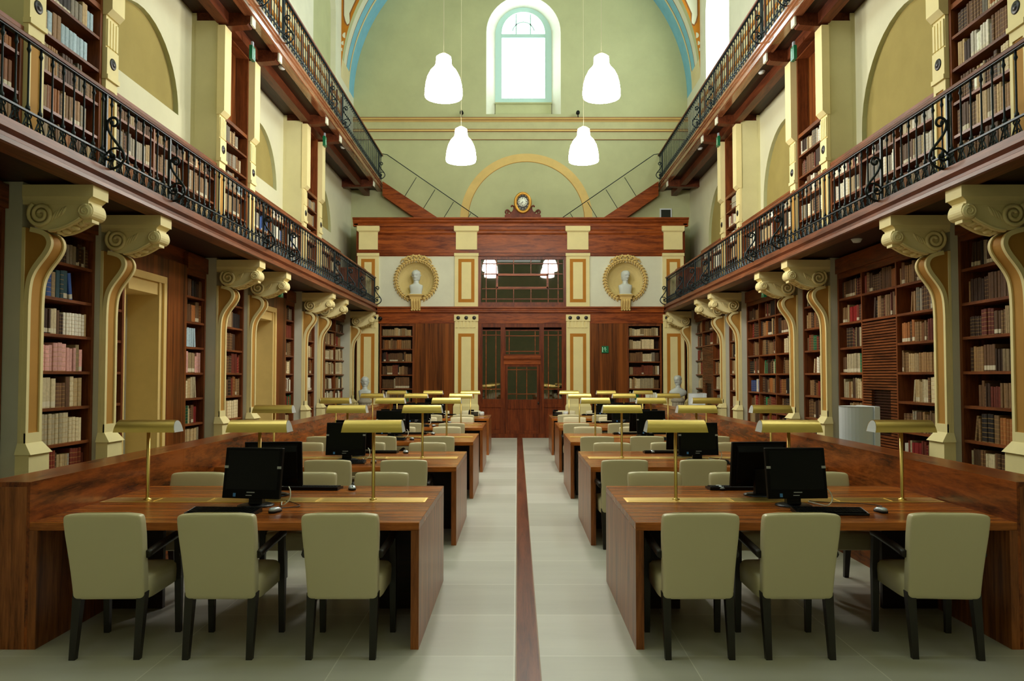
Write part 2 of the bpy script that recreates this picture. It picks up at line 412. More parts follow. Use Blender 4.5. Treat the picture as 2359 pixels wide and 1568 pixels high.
# vault: painted ring by the end wall, plain barrel behind it, flat strips over the clerestory
b = MB()
def vq(t0, t1, y0, y1, mat):
    P = lambda t, y: (XC+5*math.cos(t), y, 10+5*math.sin(t))
    b.add([P(t0, y0), P(t1, y0), P(t1, y1), P(t0, y1)], [(0, 1, 2, 3)], mat, True)
BAND = [(21.1, 21.32, 0), (21.32, 21.62, 1), (21.62, 21.655, 3), (21.655, 22.0, 2), (22.0, 22.035, 3), (22.035, 22.13, 4), (22.13, YE, 2)]
NS = 60
for i in range(NS):
    t0, t1 = PI*i/NS, PI*(i+1)/NS; low = min(t0, PI-t1) < .1
    for (y0, y1, m) in BAND: vq(t0, t1, y0, y1, 4 if (low and y0 < 22.1) else m)
T0 = math.asin(2.9/5)
for i in range(36):
    t0 = T0+(PI-2*T0)*i/36; t1 = T0+(PI-2*T0)*(i+1)/36; vq(t0, t1, YB, 21.1, 0)
dd = 5*math.cos(T0)
for s in (-1, 1):
    b.xf = side(s)
    b.add([(DUW+.1, YB, 12.9), (DUW+.1, 21.1, 12.9), (dd-.02, 21.1, 12.9), (dd-.02, YB, 12.9)], [(0, 1, 2, 3)], 0)
    cv = [(5*math.cos(t), 10+5*math.sin(t)) for t in [T0*i/12 for i in range(13)]]
    for i in range(12):
        p, q = cv[i], cv[i+1]
        b.add([(p[0], 21.1, p[1]), (q[0], 21.1, q[1]), (5.02, 21.1, q[1]), (5.02, 21.1, p[1])], [(0, 1, 2, 3)], 5)
    # painted half discs and the framed cream oval on the spandrel
    for z, r in ((10.78, .045), (10.96, .06), (11.18, .08)):
        xe = math.sqrt(25-(z-10)**2)+.03
        b.prism([(xe+.0, z-r)]+[(xe+r*math.sin(PI*j/8), z-r*math.cos(PI*j/8)) for j in range(9)], 'y', 21.09, 21.1, 1)
    for g, m, y in ((.0, 3, 21.094), (.035, 1, 21.09)):
        lo = [(4.96-g, z) for z in (12.9, 12.2, 11.75)]+[(4.92-g, 11.55+g), (4.84, 11.44+g*1.3), (4.78, 11.47+g*1.3), (4.76+g*.2, 11.55+g)]
        lo += [(math.sqrt(25-(z-10)**2)+.08+g, z) for z in (11.8, 12.2, 12.6, 12.9)]
        b.prism(lo, 'y', y, 21.1, m)
struct(b.obj('ceiling', ['wall', 'white', 'blue', 'brown', 'cream', 'orange']))
b = MB(); b.box(-5.7, 5.9, YB-.2, YB, 0, 15.2); struct(b.obj('wall_back', 'wall'))
b = MB(); b.add([(p[0], YB+.02, p[1]) for p in arched(.09, 1.3, 8.6, 12.0)], [tuple(range(17))], 0); struct(b.obj('fill_pane_back', 'fill_back'))  # unseen glowing pane, added for fill and reflections on the brass

# ------------------------------------------------------------------ galleries
YG0 = 2.4
for s in (-1, 1):
    f = side(s)
    b = MB(f)
    b.prism([(3.95, 3.65), (3.95, 3.575), (3.968, 3.56), (3.985, 3.545), (3.985, 3.515), (3.96, 3.50), (3.93, 3.488), (3.925, 3.45), (3.945, 3.44), (4.12, 3.44), (4.12, 3.65)], 'y', YG0, YS, 0)
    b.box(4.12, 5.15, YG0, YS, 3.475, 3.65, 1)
    b.box(4.12, 4.15, YG0, YS, 3.45, 3.475, 0)
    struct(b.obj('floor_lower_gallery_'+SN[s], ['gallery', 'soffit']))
    b = MB(f)
    b.prism([(4.09, 7.43), (4.09, 7.385), (4.115, 7.37), (4.115, 7.345), (4.14, 7.33), (4.14, 7.25), (4.11, 7.235), (4.11, 7.20), (4.13, 7.19), (4.26, 7.19), (4.26, 7.43)], 'y', 6.2, YE, 0)
    b.box(4.26, DR, 6.2, YE, 7.235, 7.43, 1)
    b.box(4.50, 4.66, 6.2, YE, 7.06, 7.235, 2)
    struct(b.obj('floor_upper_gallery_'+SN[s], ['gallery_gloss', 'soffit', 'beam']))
    for k, y in enumerate(BR[:6]+[21.6]):
        b = MB(f)
        b.prism([(4.17, 7.235), (4.17, 7.10), (4.22, 7.05), (4.45, 7.03), (5.05, 7.03), (5.05, 7.235)], 'y', y-.09, y+.09, 0)
        o = struct(b.obj('beam_%s_%d' % (SN[s], k+1), 'beam', loc=f((4.3, y, 7.1))))
        e = MB(f); e.box(4.145, 4.172, y-.08, y+.08, 7.06, 7.19); e.obj('end_cap', 'white', o)[
            'label'] = 'white beam end cap'  # pale piece over the beam tip

# ------------------------------------------------------------------ wrought iron balustrades
SC = .00137
SPATH = [(0, 0), (60, 3), (100, 25), (130, 60), (133, 95), (115, 135), (70, 190), (30, 245), (12, 290), (10, 325), (25, 352), (50, 364), (75, 352), (85, 327), (75, 305), (55, 300), (40, 312), (45, 328)]
SIN = [(110, 135), (80, 148), (45, 145), (12, 115), (2, 90), (15, 65), (40, 57), (62, 70), (68, 90), (55, 105), (38, 98)]
def smooth(p, it=2):
    for _ in range(it):
        q = [p[0]]
        for i in range(len(p)-1):
            a, c = p[i], p[i+1]
            q += [tuple(.75*x+.25*y for x, y in zip(a, c)), tuple(.25*x+.75*y for x, y in zip(a, c))]
        p = q+[p[-1]]
    return p
def baluster_mesh(h):
    b = MB()
    b.lathe([(.012, 0), (.020, .008), (.020, .03), (.012, .04), (.009, .07), (.0085, h-.09), (.012, h-.075), (.019, h-.06), (.012, h-.04), (.010, h)], (0, 0, 0), 6)
    return b.mesh('baluster', ['iron'])
def balustrade(s, d, z0, y0, y1, step, h, hb, posts, name, label, group):
    f = side(s); base = f((d, y0, z0)); t = thing(name, label, 'railing', base, group)
    b = MB(f); b.prism([(d-.028, z0+h-.022), (d+.028, z0+h-.022), (d+.034, z0+h), (d+.022, z0+h+.014), (d-.022, z0+h+.014), (d-.034, z0+h)], 'y', y0, y1+.03)
    o = b.obj('handrail', 'gallery', t); o['label'] = 'brown wooden handrail'
    b = MB(f); b.box(d-.018, d+.018, y0, y1, z0+h-.034, z0+h-.022); b.obj('top_rail', 'iron', t)
    b = MB(f); b.box(d-.012, d+.012, y0, y1, z0+hb-.008, z0+hb+.008); b.box(d-.012, d+.012, y0, y1, z0, z0+.012); b.obj('bottom_rail', 'iron', t)
    me = baluster_mesh(h-.034-hb-.008)
    n = int((y1-y0)/step)
    ys = [y0+step*(.5+i) for i in range(n)]
    ind = ys[:100]
    for y in ind:
        o = bpy.data.objects.new('baluster', me); COL.objects.link(o); o.parent = t; o.location = (0, y-y0, hb+.008)
    if len(ys) > 100:
        b = MB(f)
        for y in ys[100:]: b.lathe([(.018, 0), (.009, .05), (.009, h-hb-.1), (.018, h-hb-.08), (.01, h-hb-.042)], (d, y, z0+hb+.008), 5)
        o = b.obj('far_baluster', 'iron', t); o['kind'] = 'stuff'
    b = MB(f)                                        # lattice of splayed bars and small scrolls under the balusters
    q = step*.46
    for y in ys:
        b.tube([(d, y, z0+.01), (d, y, z0+hb)], .009, 4)
        for g in (-1, 1):
            b.tube([(d, y+g*.006, z0+hb-.02), (d, y+g*q*.45, z0+hb*.55), (d, y+g*q*.8, z0+.03), (d, y+g*q, z0+.01)], .0075, 4)
            for cz, r in ((z0+.034, .023), (z0+hb-.03, .020)):
                b.tube([(d-.004, y+g*(.02+r*math.cos(a)), cz+r*math.sin(a)) for a in (PI*1.2, PI*.8, PI*.4, 0, -PI*.4, -PI*.75)], .0075, 4, caps=False)
    b.obj('scrollwork', 'iron', t)
    sp = smooth([(d-u*SC, v*SC) for u, v in SPATH]); si = smooth([(d-u*SC, v*SC) for u, v in SIN])
    for y in posts:
        b = MB(f); b.tube([(p[0], y, z0+p[1]) for p in sp], [.013]*(len(sp)-8)+[.016]*8, 6); b.tube([(p[0], y, z0+p[1]) for p in si], .011, 6)
        b.ell((d-40*SC, y, z0+325*SC), (.022, .016, .022), 8, 6); b.ell((d-45*SC, y, z0+95*SC), (.026, .018, .026), 8, 6)
        b.obj('scroll_bracket', 'iron', t)
        b = MB(f); b.box(d-.013, d+.013, y-.013, y+.013, z0, z0+h-.03); b.obj('post', 'iron', t)
    return t
for s in (-1, 1):
    balustrade(s, 4.0, ZG, 5.2, YS-.15, .157, .745, .15, [y+.12 for y in BR[:6]]+[18.9, YS-.17], 'gallery_balustrade',
               'black iron balustrade of the lower gallery on the %s wall' % SN[s], 'gallery balustrades')
    balustrade(s, 4.135, ZU, 9.6, YE-.02, .145, .85, .15, [y+.1 for y in BR[1:6]]+[22.2], 'gallery_balustrade',
               'black iron balustrade of the high upper gallery on the %s wall' % SN[s], 'gallery balustrades')
# low lattice fence along the back of the upper galleries
for s in (-1, 1):
    f = side(s); t = thing('lattice_screen', 'cream and ochre lattice behind the upper gallery railing on the %s' % SN[s], 'screen', f((4.95, 9.6, ZU)))
    b = MB(f); b.box(4.93, 4.99, 9.6, YE-1.8, ZU, 9.5); b.obj('back_board', 'cream', t)
    b = MB(f)
    for i in range(7): b.box(4.90, 4.93, 9.6, YE-1.8, ZU+.10+i*.32, ZU+.18+i*.32)
    b.obj('slat', 'ochre', t)
    b = MB(f); y = 9.7
    while y < YE-1.9: b.box(4.88, 4.90, y, y+.05, ZU, 9.3); y += .55
    b.obj('upright', 'screen_v', t)
# stairs from the upper galleries down to the top of the screen
for s in (-1, 1):
    f = side(s)
    t = thing('gallery_stair', 'dark red wooden stair descending from the %s upper gallery to the screen top' % SN[s], 'stair', f((3.1, 22.5, 6.05)), 'gallery stairs')
    a, c = (4.06, 7.42), (1.95, 6.02)                # upper edge of the stringer (d, z)
    b = MB(f); b.prism([a, (a[0], a[1]-.42), (c[0]+.55, c[1]-.1), (c[0], c[1])], 'y', 22.42, 22.47); b.obj('stringer', 'screen', t)
    b = MB(f); b.prism([a, (a[0], a[1]-.42), (c[0]+.55, c[1]-.1), (c[0], c[1])], 'y', 22.66, 22.71); b.obj('stringer', 'screen', t)
    b = MB(f)
    for i in range(8):
        k = (i+.5)/8.; x = a[0]+(c[0]-a[0])*k; z = a[1]+(c[1]-a[1])*k
        b.box(x-.13, x+.13, 22.46, 22.68, z-.12, z-.085)
    b.obj('tread', 'screen', t)
    L = math.hypot(a[0]-c[0], a[1]-c[1]); ux, uz = (c[0]-a[0])/L, (c[1]-a[1])/L; nx, nz = -uz, ux
    if nz < 0: nx, nz = -nx, -nz
    hr = .62
    b = MB(f); b.tube([(a[0]+.02, 22.45, 8.24), (a[0]-.12, 22.45, 8.22), (c[0]-.75+nx*hr, 22.45, c[1]-.45+nz*hr)], .012, 6); b.obj('handrail', 'iron', t)
    for k in (.30, .56, .82, 1.06):
        x = a[0]+(c[0]-a[0])*k; z = a[1]+(c[1]-a[1])*k
        q = MB(f); q.tube([(x, 22.45, z-.05), (x+nx*(hr+.03), 22.45, z+nz*(hr+.03))], .009, 6); q.obj('baluster', 'iron', t)
# ------------------------------------------------------------------ console brackets under the lower gallery
def U(x): return (x-10)*.00084
def Zb(y): return 3.43-(y-95)*.00079
BODY = [(70, 272), (740, 280), (772, 340), (778, 400), (750, 455), (690, 475), (640, 465), (560, 515), (420, 575), (290, 608), (200, 600), (120, 555), (80, 470), (72, 380)]
SCUR = [(95, 590), (200, 610), (290, 640), (340, 690), (360, 755), (342, 820), (290, 900), (220, 980), (155, 1065), (112, 1150), (90, 1230), (80, 1330), (75, 1500)]
def bracket(s, y, place, side_panel=False):
    f0 = side(s); f = lambda p: f0((DW-p[0], p[1], p[2]))      # p = (u out from the wall, Y, z)
    t = thing('console_bracket', 'cream scrolled console bracket with ochre panel on the %s wall, %s' % (SN[s], place), 'bracket', f0((DW, y, 0)), 'console brackets under the lower gallery')
    ya, yb = y-.12, y+.12
    cur = smooth([(U(a) if c < 600 or c > 1200 else .055+(U(a)-.055)*.84, Zb(c)) for a, c in SCUR], 2); cur[0] = (cur[0][0], cur[0][1])
    cur = cur[:-1]+[(.055, 2.3), (.055, 1.08)]
    b = MB(f); b.prism([(.002, 3.06)]+cur+[(.002, 1.08)], 'y', ya+.012, yb-.012, 0); b.obj('pilaster_shaft', 'ochre_soft', t)
    b = MB(f)
    full = cur
    for (p, q) in ((ya, ya+.04), (yb-.04, yb)):
        b.strip(full, .016, 'y', p, q, 0)
    for (p, q) in ((ya, ya+.02), (yb-.02, yb)): b.strip(full, -.028, 'y', p+.0007, q-.0007, 0)
    b.box(0, .072, ya, yb, 1.08, 1.17, 0)
    for p, q in ((ya, ya+.03), (yb-.03, yb)): b.box(0, .026, p-.002, q+.002, 1.08, 3.05, 0)
    o = b.obj('border_moulding', 'pil', t); o['label'] = 'pale cream border moulding'
    b = MB(f)
    b.frustum((.0, .135, y-.155, y+.155), (.0, .125, y-.15, y+.15), 0, .98); b.frustum((.0, .15, y-.165, y+.165), (.0, .075, y-.125, y+.125), .98, 1.08)
    b.obj('plinth', 'pil', t)
    b = MB(f); body = smooth([(U(a), Zb(c)) for a, c in BODY]+[(U(70), Zb(272))], 1)
    b.prism(body[:-1], 'y', ya+.01, yb-.01, 0)
    band = smooth([(U(a), Zb(c)) for a, c in [(742, 300), (700, 470), (640, 440), (520, 500), (400, 560), (250, 596), (150, 560), (95, 480), (90, 380), (140, 310)]], 2)
    under = smooth([(U(a), Zb(c)) for a, c in [(640, 465), (560, 520), (430, 588), (300, 612)]], 2)
    for (p, q) in ((ya-.004, ya+.035), (yb-.035, yb+.004)): b.strip(under, .014, 'y', p, q, 0)
    for i in range(5):
        g = under[2+int(i*(len(under)-4)/4.5)]; b.ell((g[0], y, g[1]-.008), (.03, .06, .022), 8, 5, 0)
    b.lathe([(.0, ya-.012), (.062, ya-.012), (.068, ya), (.064, y-.04), (.058, y), (.064, y+.04), (.068, yb), (.062, yb+.012), (0, yb+.012)], (U(690), 0, Zb(385)), 18, 0, 'y')
    b.box(U(640), U(730), y-.06, y+.06, Zb(505), Zb(470), 0)
    def spiral(cx, cz, r0, r1, turns, a0, w):
        for yy, sg in ((ya-.010, 1), (yb+.010, 1)):
            pts = [(cx+(r0+(r1-r0)*i/40.)*math.cos(a0+turns*2*PI*i/40.), yy, cz+(r0+(r1-r0)*i/40.)*math.sin(a0+turns*2*PI*i/40.)) for i in range(41)]
            b.tube(pts, w, 5, 0)
    spiral(U(690), Zb(388), .058, .014, 1.75, 1.2, .009); 
    spiral(U(215), Zb(425), .118, .02, 2.1, 2.2, .020)
    for yy in (ya-.006, yb+.006): b.tube([(g[0], yy, g[1]) for g in under], .010, 5, 0); b.ell((U(690), yy, Zb(388)), (.012, .010, .012), 8, 5, 0)
    for yy in (ya+.008, yb-.008):
        for k in range(4):
            a, c = 350+k*34, 440-k*18; b.ell((U(a), yy, Zb(c)), (.016, .012, .055), 6, 5, 0, Matrix.Rotation(.5, 3, 'Y'))
    b.obj('scroll_console', 'pil', t)
    b = MB(f)
    b.box(.0, .65, ya-.012, yb+.012, 3.332, 3.44, 0)
    b.frustum((.0, .60, ya, yb), (.0, .635, ya-.008, yb+.008), 3.298, 3.332, 0); b.box(.0, .60, ya+.004, yb-.004, 3.262, 3.298, 0)
    b.obj('cap', 'pil', t)
    return t
PL = ['nearest the camera', 'second from the camera', 'third from the camera', 'fourth from the camera', 'fifth from the camera', 'sixth from the camera', 'farthest, against the end screen']
for s in (-1, 1):
    for i, y in enumerate(BR): bracket(s, y, PL[i])

# ------------------------------------------------------------------ pilasters of the middle tier
def mid_pilaster(s, y, place):
    f0 = side(s); f = lambda p: f0((DW-p[0], p[1], p[2]))
    t = thing('gallery_pilaster', 'cream pilaster with dark rosette above the lower gallery, %s wall, %s' % (SN[s], place), 'pilaster', f0((DW, y, ZG)), 'pilasters above the lower galleries')
    w = .12
    b = MB(f); b.box(-.03, .0, y-w, y+w, 3.95, 4.95); b.box(-.03, .05, y-w-.01, y+w+.01, ZG, 3.95)
    for p, q in ((y-w, y-.075), (y+.075, y+w)): b.box(0, .02, p, q, 3.95, 4.85)
    b.box(0, .02, y-w, y+w, 4.85, 4.95); b.obj('lower_shaft', 'pil', t)
    b = MB(f); b.box(0, .006, y-.075, y+.075, 3.95, 4.85); b.obj('ochre_panel', 'ochre_soft', t)
    b = MB(f); b.box(-.03, .045, y-w-.008, y+w+.008, 4.95, 5.0); b.box(-.03, .03, y-w, y+w, 5.0, 5.30); b.obj('rosette_block', 'pil', t)
    b = MB(f); b.lathe([(0, .05), (.03, .048), (.034, .04), (.05, .042), (.062, .036), (.066, .028)], (0, y, 5.15), 16, 0, 'x'); b.obj('rosette', 'ebony', t)
    b = MB(f); b.box(-.03, .012, y-w, y+w, 5.30, 5.66)
    for k in range(4): b.box(.012, .028, y-w+.01+k*.06, y-w+.05+k*.06, 5.32, 5.62)
    b.obj('fluted_neck', 'pil', t)
    b = MB(f); b.prism([(-.03, 5.66), (.03, 5.66), (.085, 5.72), (.085, 7.03), (-.03, 7.03)], 'y', y-w-.012, y+w+.012); b.obj('upper_block', 'pil', t)
    return t
for s in (-1, 1):
    for i, y in enumerate(BR[:6]): mid_pilaster(s, y, PL[i])

# ------------------------------------------------------------------ bookcases
CELLS = []          # (map, u0, u1, z0, z1, depth, case key, column, shelf from the top, viewer flips)
def bookcase(mp, u0, u1, seps, levels, top, depth, name_label, loc, key, closed=None, skip=(), cornice=0., group='wall bookcases', styles=None, flip=False, rail=.03):
    """mp maps (u along, v behind the front, z); seps are the inner uprights; closed = z above which a wooden panel fills the case"""
    t = thing('bookcase', name_label, 'bookcase', loc, group)
    zt = closed if closed else top
    for q0, q1 in ((u0, u0+.045), (u1-.045, u1)):
        b = MB(mp); b.box(q0, q1, 0, depth, levels[0]-.03, top); b.obj('side_panel', 'case_v', t)
    b = MB(mp); b.box(u0, u1, depth, depth+.02, levels[0]-.03, top); b.obj('back_panel', 'case_dark', t)
    cols = [u0+.045]+list(seps)+[u1-.045]
    for q in seps:
        b = MB(mp); b.box(q-.016, q+.016, .004, depth, levels[0]-.03, zt); b.obj('upright', 'case_v', t)
    for k, z in enumerate(levels):
        for c in range(len(cols)-1):
            if (c, k) in skip: continue
            b = MB(mp); b.box(cols[c]+(.016 if c else 0), cols[c+1]-(.016 if c < len(cols)-2 else 0), .006, depth, z-rail, z); b.obj('shelf', 'case', t)
    b = MB(mp); b.box(u0, u1, 0, depth+.02, top-.0, top+.04+cornice)
    if cornice: b.box(u0, u1, -.03, 0, top+.02, top+.04+cornice)
    b.obj('header', 'case', t)
    b = MB(mp); b.box(u0+.045, u1-.045, 0.002, .05, zt-.06, zt-.001); b.obj('top_rail', 'case', t)
    if closed:
        b = MB(mp); b.box(u0+.045, u1-.045, depth-.14, depth-.10, closed, top); b.box(u0+.045, u1-.045, .02, depth-.1, closed-.03, closed); b.obj('closed_panel', 'veneer', t)
    n = len(levels)
    for k, z in enumerate(levels):
        hi = levels[k+1]-rail if k+1 < n else zt-.06
        for c in range(len(cols)-1):
            if (c, k) in skip: continue
            if key == ('mid', 1, 'tall', 2) and k == n-1: continue
            CELLS.append(dict(mp=mp, u0=cols[c]+.02, u1=cols[c+1]-.02, z=z, h=hi-z, depth=depth, key=key, col=c, ncol=len(cols)-1, row=n-1-k, flip=flip))
    return t
def slats(t, mp, u0, u1, z0, z1, vent=None):
    b = MB(mp); z = z0+.01
    b.box(u0, u1, .05, .07, z0, z1, 1)
    while z < z1-.02:
        if vent and vent[2] < z < vent[3]:
            b.box(u0, vent[0], .004, .05, z, z+.024, 0); b.box(vent[1], u1, .004, .05, z, z+.024, 0); b.box(vent[0], vent[1], .03, .045, z, z+.01, 1)
        else: b.box(u0, u1, .004, .05, z, z+.024, 0)
        z += .037
    o = b.obj('slatted_panel', ['case', 'case_dark'], t); return o
NAMES = ['nearest', 'second', 'third', 'fourth']
for s in (-1, 1):
    sd = SN[s]; f0 = side(s)
    def mpd(d, f0=f0): return lambda p: f0((d+p[1], p[0], p[2]))
    for i, (a, c) in enumerate(NARROW):
        m = mpd(4.68 if s < 0 else 4.70)
        bookcase(m, a, c, [], ZL, ZLT, .34, 'tall narrow bookcase under the gallery between paired brackets, %s on the %s wall' % (NAMES[i], sd), f0((4.68, a, 0)), ('low', s, 'narrow', i), cornice=.2, flip=s > 0)
        m = mpd(4.64)
        bookcase(m, a+.01, c-.01, [], ZM, 7.04, .32, 'tall bookcase between cream pilasters above the lower gallery, %s on the %s wall' % (NAMES[i], sd), f0((4.64, a, ZG)), ('mid', s, 'tall', i), closed=ZMT, flip=s > 0)
    for i, (a, c) in enumerate(WIDE):
        # low bookcase of the middle tier
        e = c if i < 3 else 19.7
        a2 = max(a, 5.0)
        m = mpd(4.64); w = (e-a2)/3
        k3 = [a2+w, a2+2*w] if i < 3 else [a2+(e-a2)/2]
        bookcase(m, a2+.005, e-.005, k3, ZM[:3], 4.87, .36, 'low wide bookcase behind the lower gallery railing, %s on the %s wall' % (NAMES[i], sd), f0((4.64, a2, ZG)), ('mid', s, 'wide', i), flip=s > 0)
        if s > 0:
            m = mpd(4.72); w = (c-a)
            cs = [a+w*.40, a+w*.73]
            sk = [] if i in (0, 2) else [(1, k) for k in range(0, 6)]
            t = bookcase(m, a+.01, c-.01, cs, ZL, ZLT, .36, 'wide three column bookcase under the gallery, %s on the right wall, %s' % (NAMES[i], 'plain shelves' if i in (0, 2) else 'slatted panel in middle'), f0((4.72, a, 0)), ('low', s, 'wide', i), skip=sk, cornice=.2, flip=True)
            if sk:
                v = (cs[0]+w*.06, cs[1]-w*.09, .9, 1.5); slats(t, m, cs[0]+.016, cs[1]-.016, .28, 2.44, v)
    # left wall: doorways and walnut panels in the wide bays
    if s < 0:
        m = mpd(4.77)
        bookcase(m, 5.6, 6.97, [], ZL, ZLT, .3, 'bookcase cut off by the left edge of the photo, under the gallery', f0((4.77, 5.6, 0)), ('low', s, 'edge', 0), cornice=.2)
        for i, (b0, d0, d1, p1, c1) in enumerate([(8.56, 9.12, 10.10, 10.80, 11.51), (13.11, 13.72, 14.72, 15.45, 16.09)]):
            nm = ['nearest', 'second'][i]
            bookcase(m, b0, d0, [], ZL, ZLT, .3, 'slim bookcase left of the %s cream doorway, left wall' % nm, f0((4.77, b0, 0)), ('low', s, 'slim', i), cornice=.2)
            bookcase(m, p1, c1, [], ZL, ZLT, .3, 'bookcase beyond the walnut panel of the %s left doorway' % nm, f0((4.77, p1, 0)), ('low', s, 'far', i), cornice=.2)
            t = thing('wall_panel', 'dark walnut veneer panel right of the %s left wall doorway' % nm, 'panel', f0((4.77, d1, 0)), 'walnut wall panels')
            q = MB(m); q.box(d1, p1, -.02, .06, 0, 3.25); q.obj('veneer_sheet', 'veneer', t)
            q = MB(m); q.box(d1, p1, -.035, -.02, 0, .1); q.obj('kick_board', 'case_v', t)
            # doorway: cream frame, splayed reveal, pale back wall
            q = MB(m)
            q.box(d0, d0+.03, .0, .38, 0, 2.90); q.box(d1-.20, d1, -.03, .38, 0, 2.90); q.box(d0+.03, d1-.20, -.03, .38, 2.74, 2.90)
            q.box(d1-.20, d1-.15, -.05, -.031, 0, 2.899); q.box(d1-.08, d1, -.06, -.031, 0, 2.899); q.box(d0, d1, -.06, -.02, 2.90, 2.99)
            struct(q.obj('door_%d' % (i+1), 'arch'))
            q = MB(m); q.box(d0, d1, -.02, .3, 2.99, 3.25); struct(q.obj('door_%d_overpanel' % (i+1), 'veneer'))
            q = MB(m); q.box(d0+.03, d1-.20, .36, .38, 0, 2.74); struct(q.obj('door_%d_panel' % (i+1), 'grey'))
        a, c = WIDE[3]
        t = thing('wall_panel', 'dark walnut veneer panel left of the farthest left bookcase', 'panel', f0((4.77, a, 0)), 'walnut wall panels')
        q = MB(m); q.box(a, 18.65, -.01, .06, 0, 3.25); q.obj('veneer_sheet', 'veneer', t)
        bookcase(m, 18.65, c, [19.75], ZL, ZLT, .3, 'two column bookcase in the farthest bay of the left wall', f0((4.77, 18.65, 0)), ('low', s, 'two', 0), cornice=.2)
    # wooden boxing under the soffit at the head of the cases
    b = MB(f0); b.box(4.80, 5.15, 3.9, YS, 3.24, 3.475); struct(b.obj('trim_case_head_'+sd, 'case'))
# ================================================================== end screen (wooden front with pilasters, niches and glazed door)
def mpe(y): return lambda p: (p[0], y+p[1], p[2])
def dx(s, d): return XC+s*d
# body and woodwork
b = MB()
b.box(dx(-1, 4.55), dx(-1, 4.50), YS+.02, YE-.02, 0, 5.84); b.box(dx(1, 4.50), dx(1, 4.55), YS+.02, YE-.02, 0, 5.84)
b.box(dx(-1, 4.55), dx(1, 4.55), YS+.02, YE-.02, 5.80, 5.95)
struct(b.obj('wall_screen_body', 'screen_v'))
b = MB(); e = 4.63
b.prism([(YS+.1, 5.83), (YS-.05, 5.83), (YS-.05, 5.90), (YS-.10, 5.95), (YS-.10, 5.985), (YS-.15, 6.02), (YS-.15, 6.055), (YS+.3, 6.055), (YS+.3, 5.9)], 'x', dx(-1, e), dx(1, e))
b.box(dx(-1, 4.60), dx(-1, 4.50), YS-.05, YE-.02, 5.86, 6.05); b.box(dx(1, 4.50), dx(1, 4.60), YS-.05, YE-.02, 5.86, 6.05)
struct(b.obj('trim_screen_cornice', 'screen'))
b = MB()
b.box(dx(-1, 4.5), dx(1, 4.5), YS, YS+.05, 5.0, 5.84)
b.prism([(YS, 5.60), (YS-.03, 5.64), (YS-.03, 5.70), (YS, 5.74)], 'x', dx(-1, 3.9), dx(1, 3.9))
b.box(dx(-1, 4.5), dx(1, 4.5), YS-.06, YS, 5.09, 5.17); b.box(dx(-1, 4.5), dx(1, 4.5), YS-.03, YS, 5.03, 5.09)
struct(b.obj('trim_screen_frieze', 'screen'))
b = MB()
b.box(dx(-1, 4.5), dx(1, 4.5), YS-.02, YS+.05, 3.14, 3.42); b.prism([(YS, 3.42), (YS-.08, 3.44), (YS-.08, 3.48), (YS-.05, 3.50), (YS-.05, 3.54), (YS-.09, 3.56), (YS-.09, 3.60), (YS+.05, 3.60), (YS+.05, 3.42)], 'x', dx(-1, 3.95), dx(1, 3.95))
struct(b.obj('trim_screen_string_course', 'screen'))
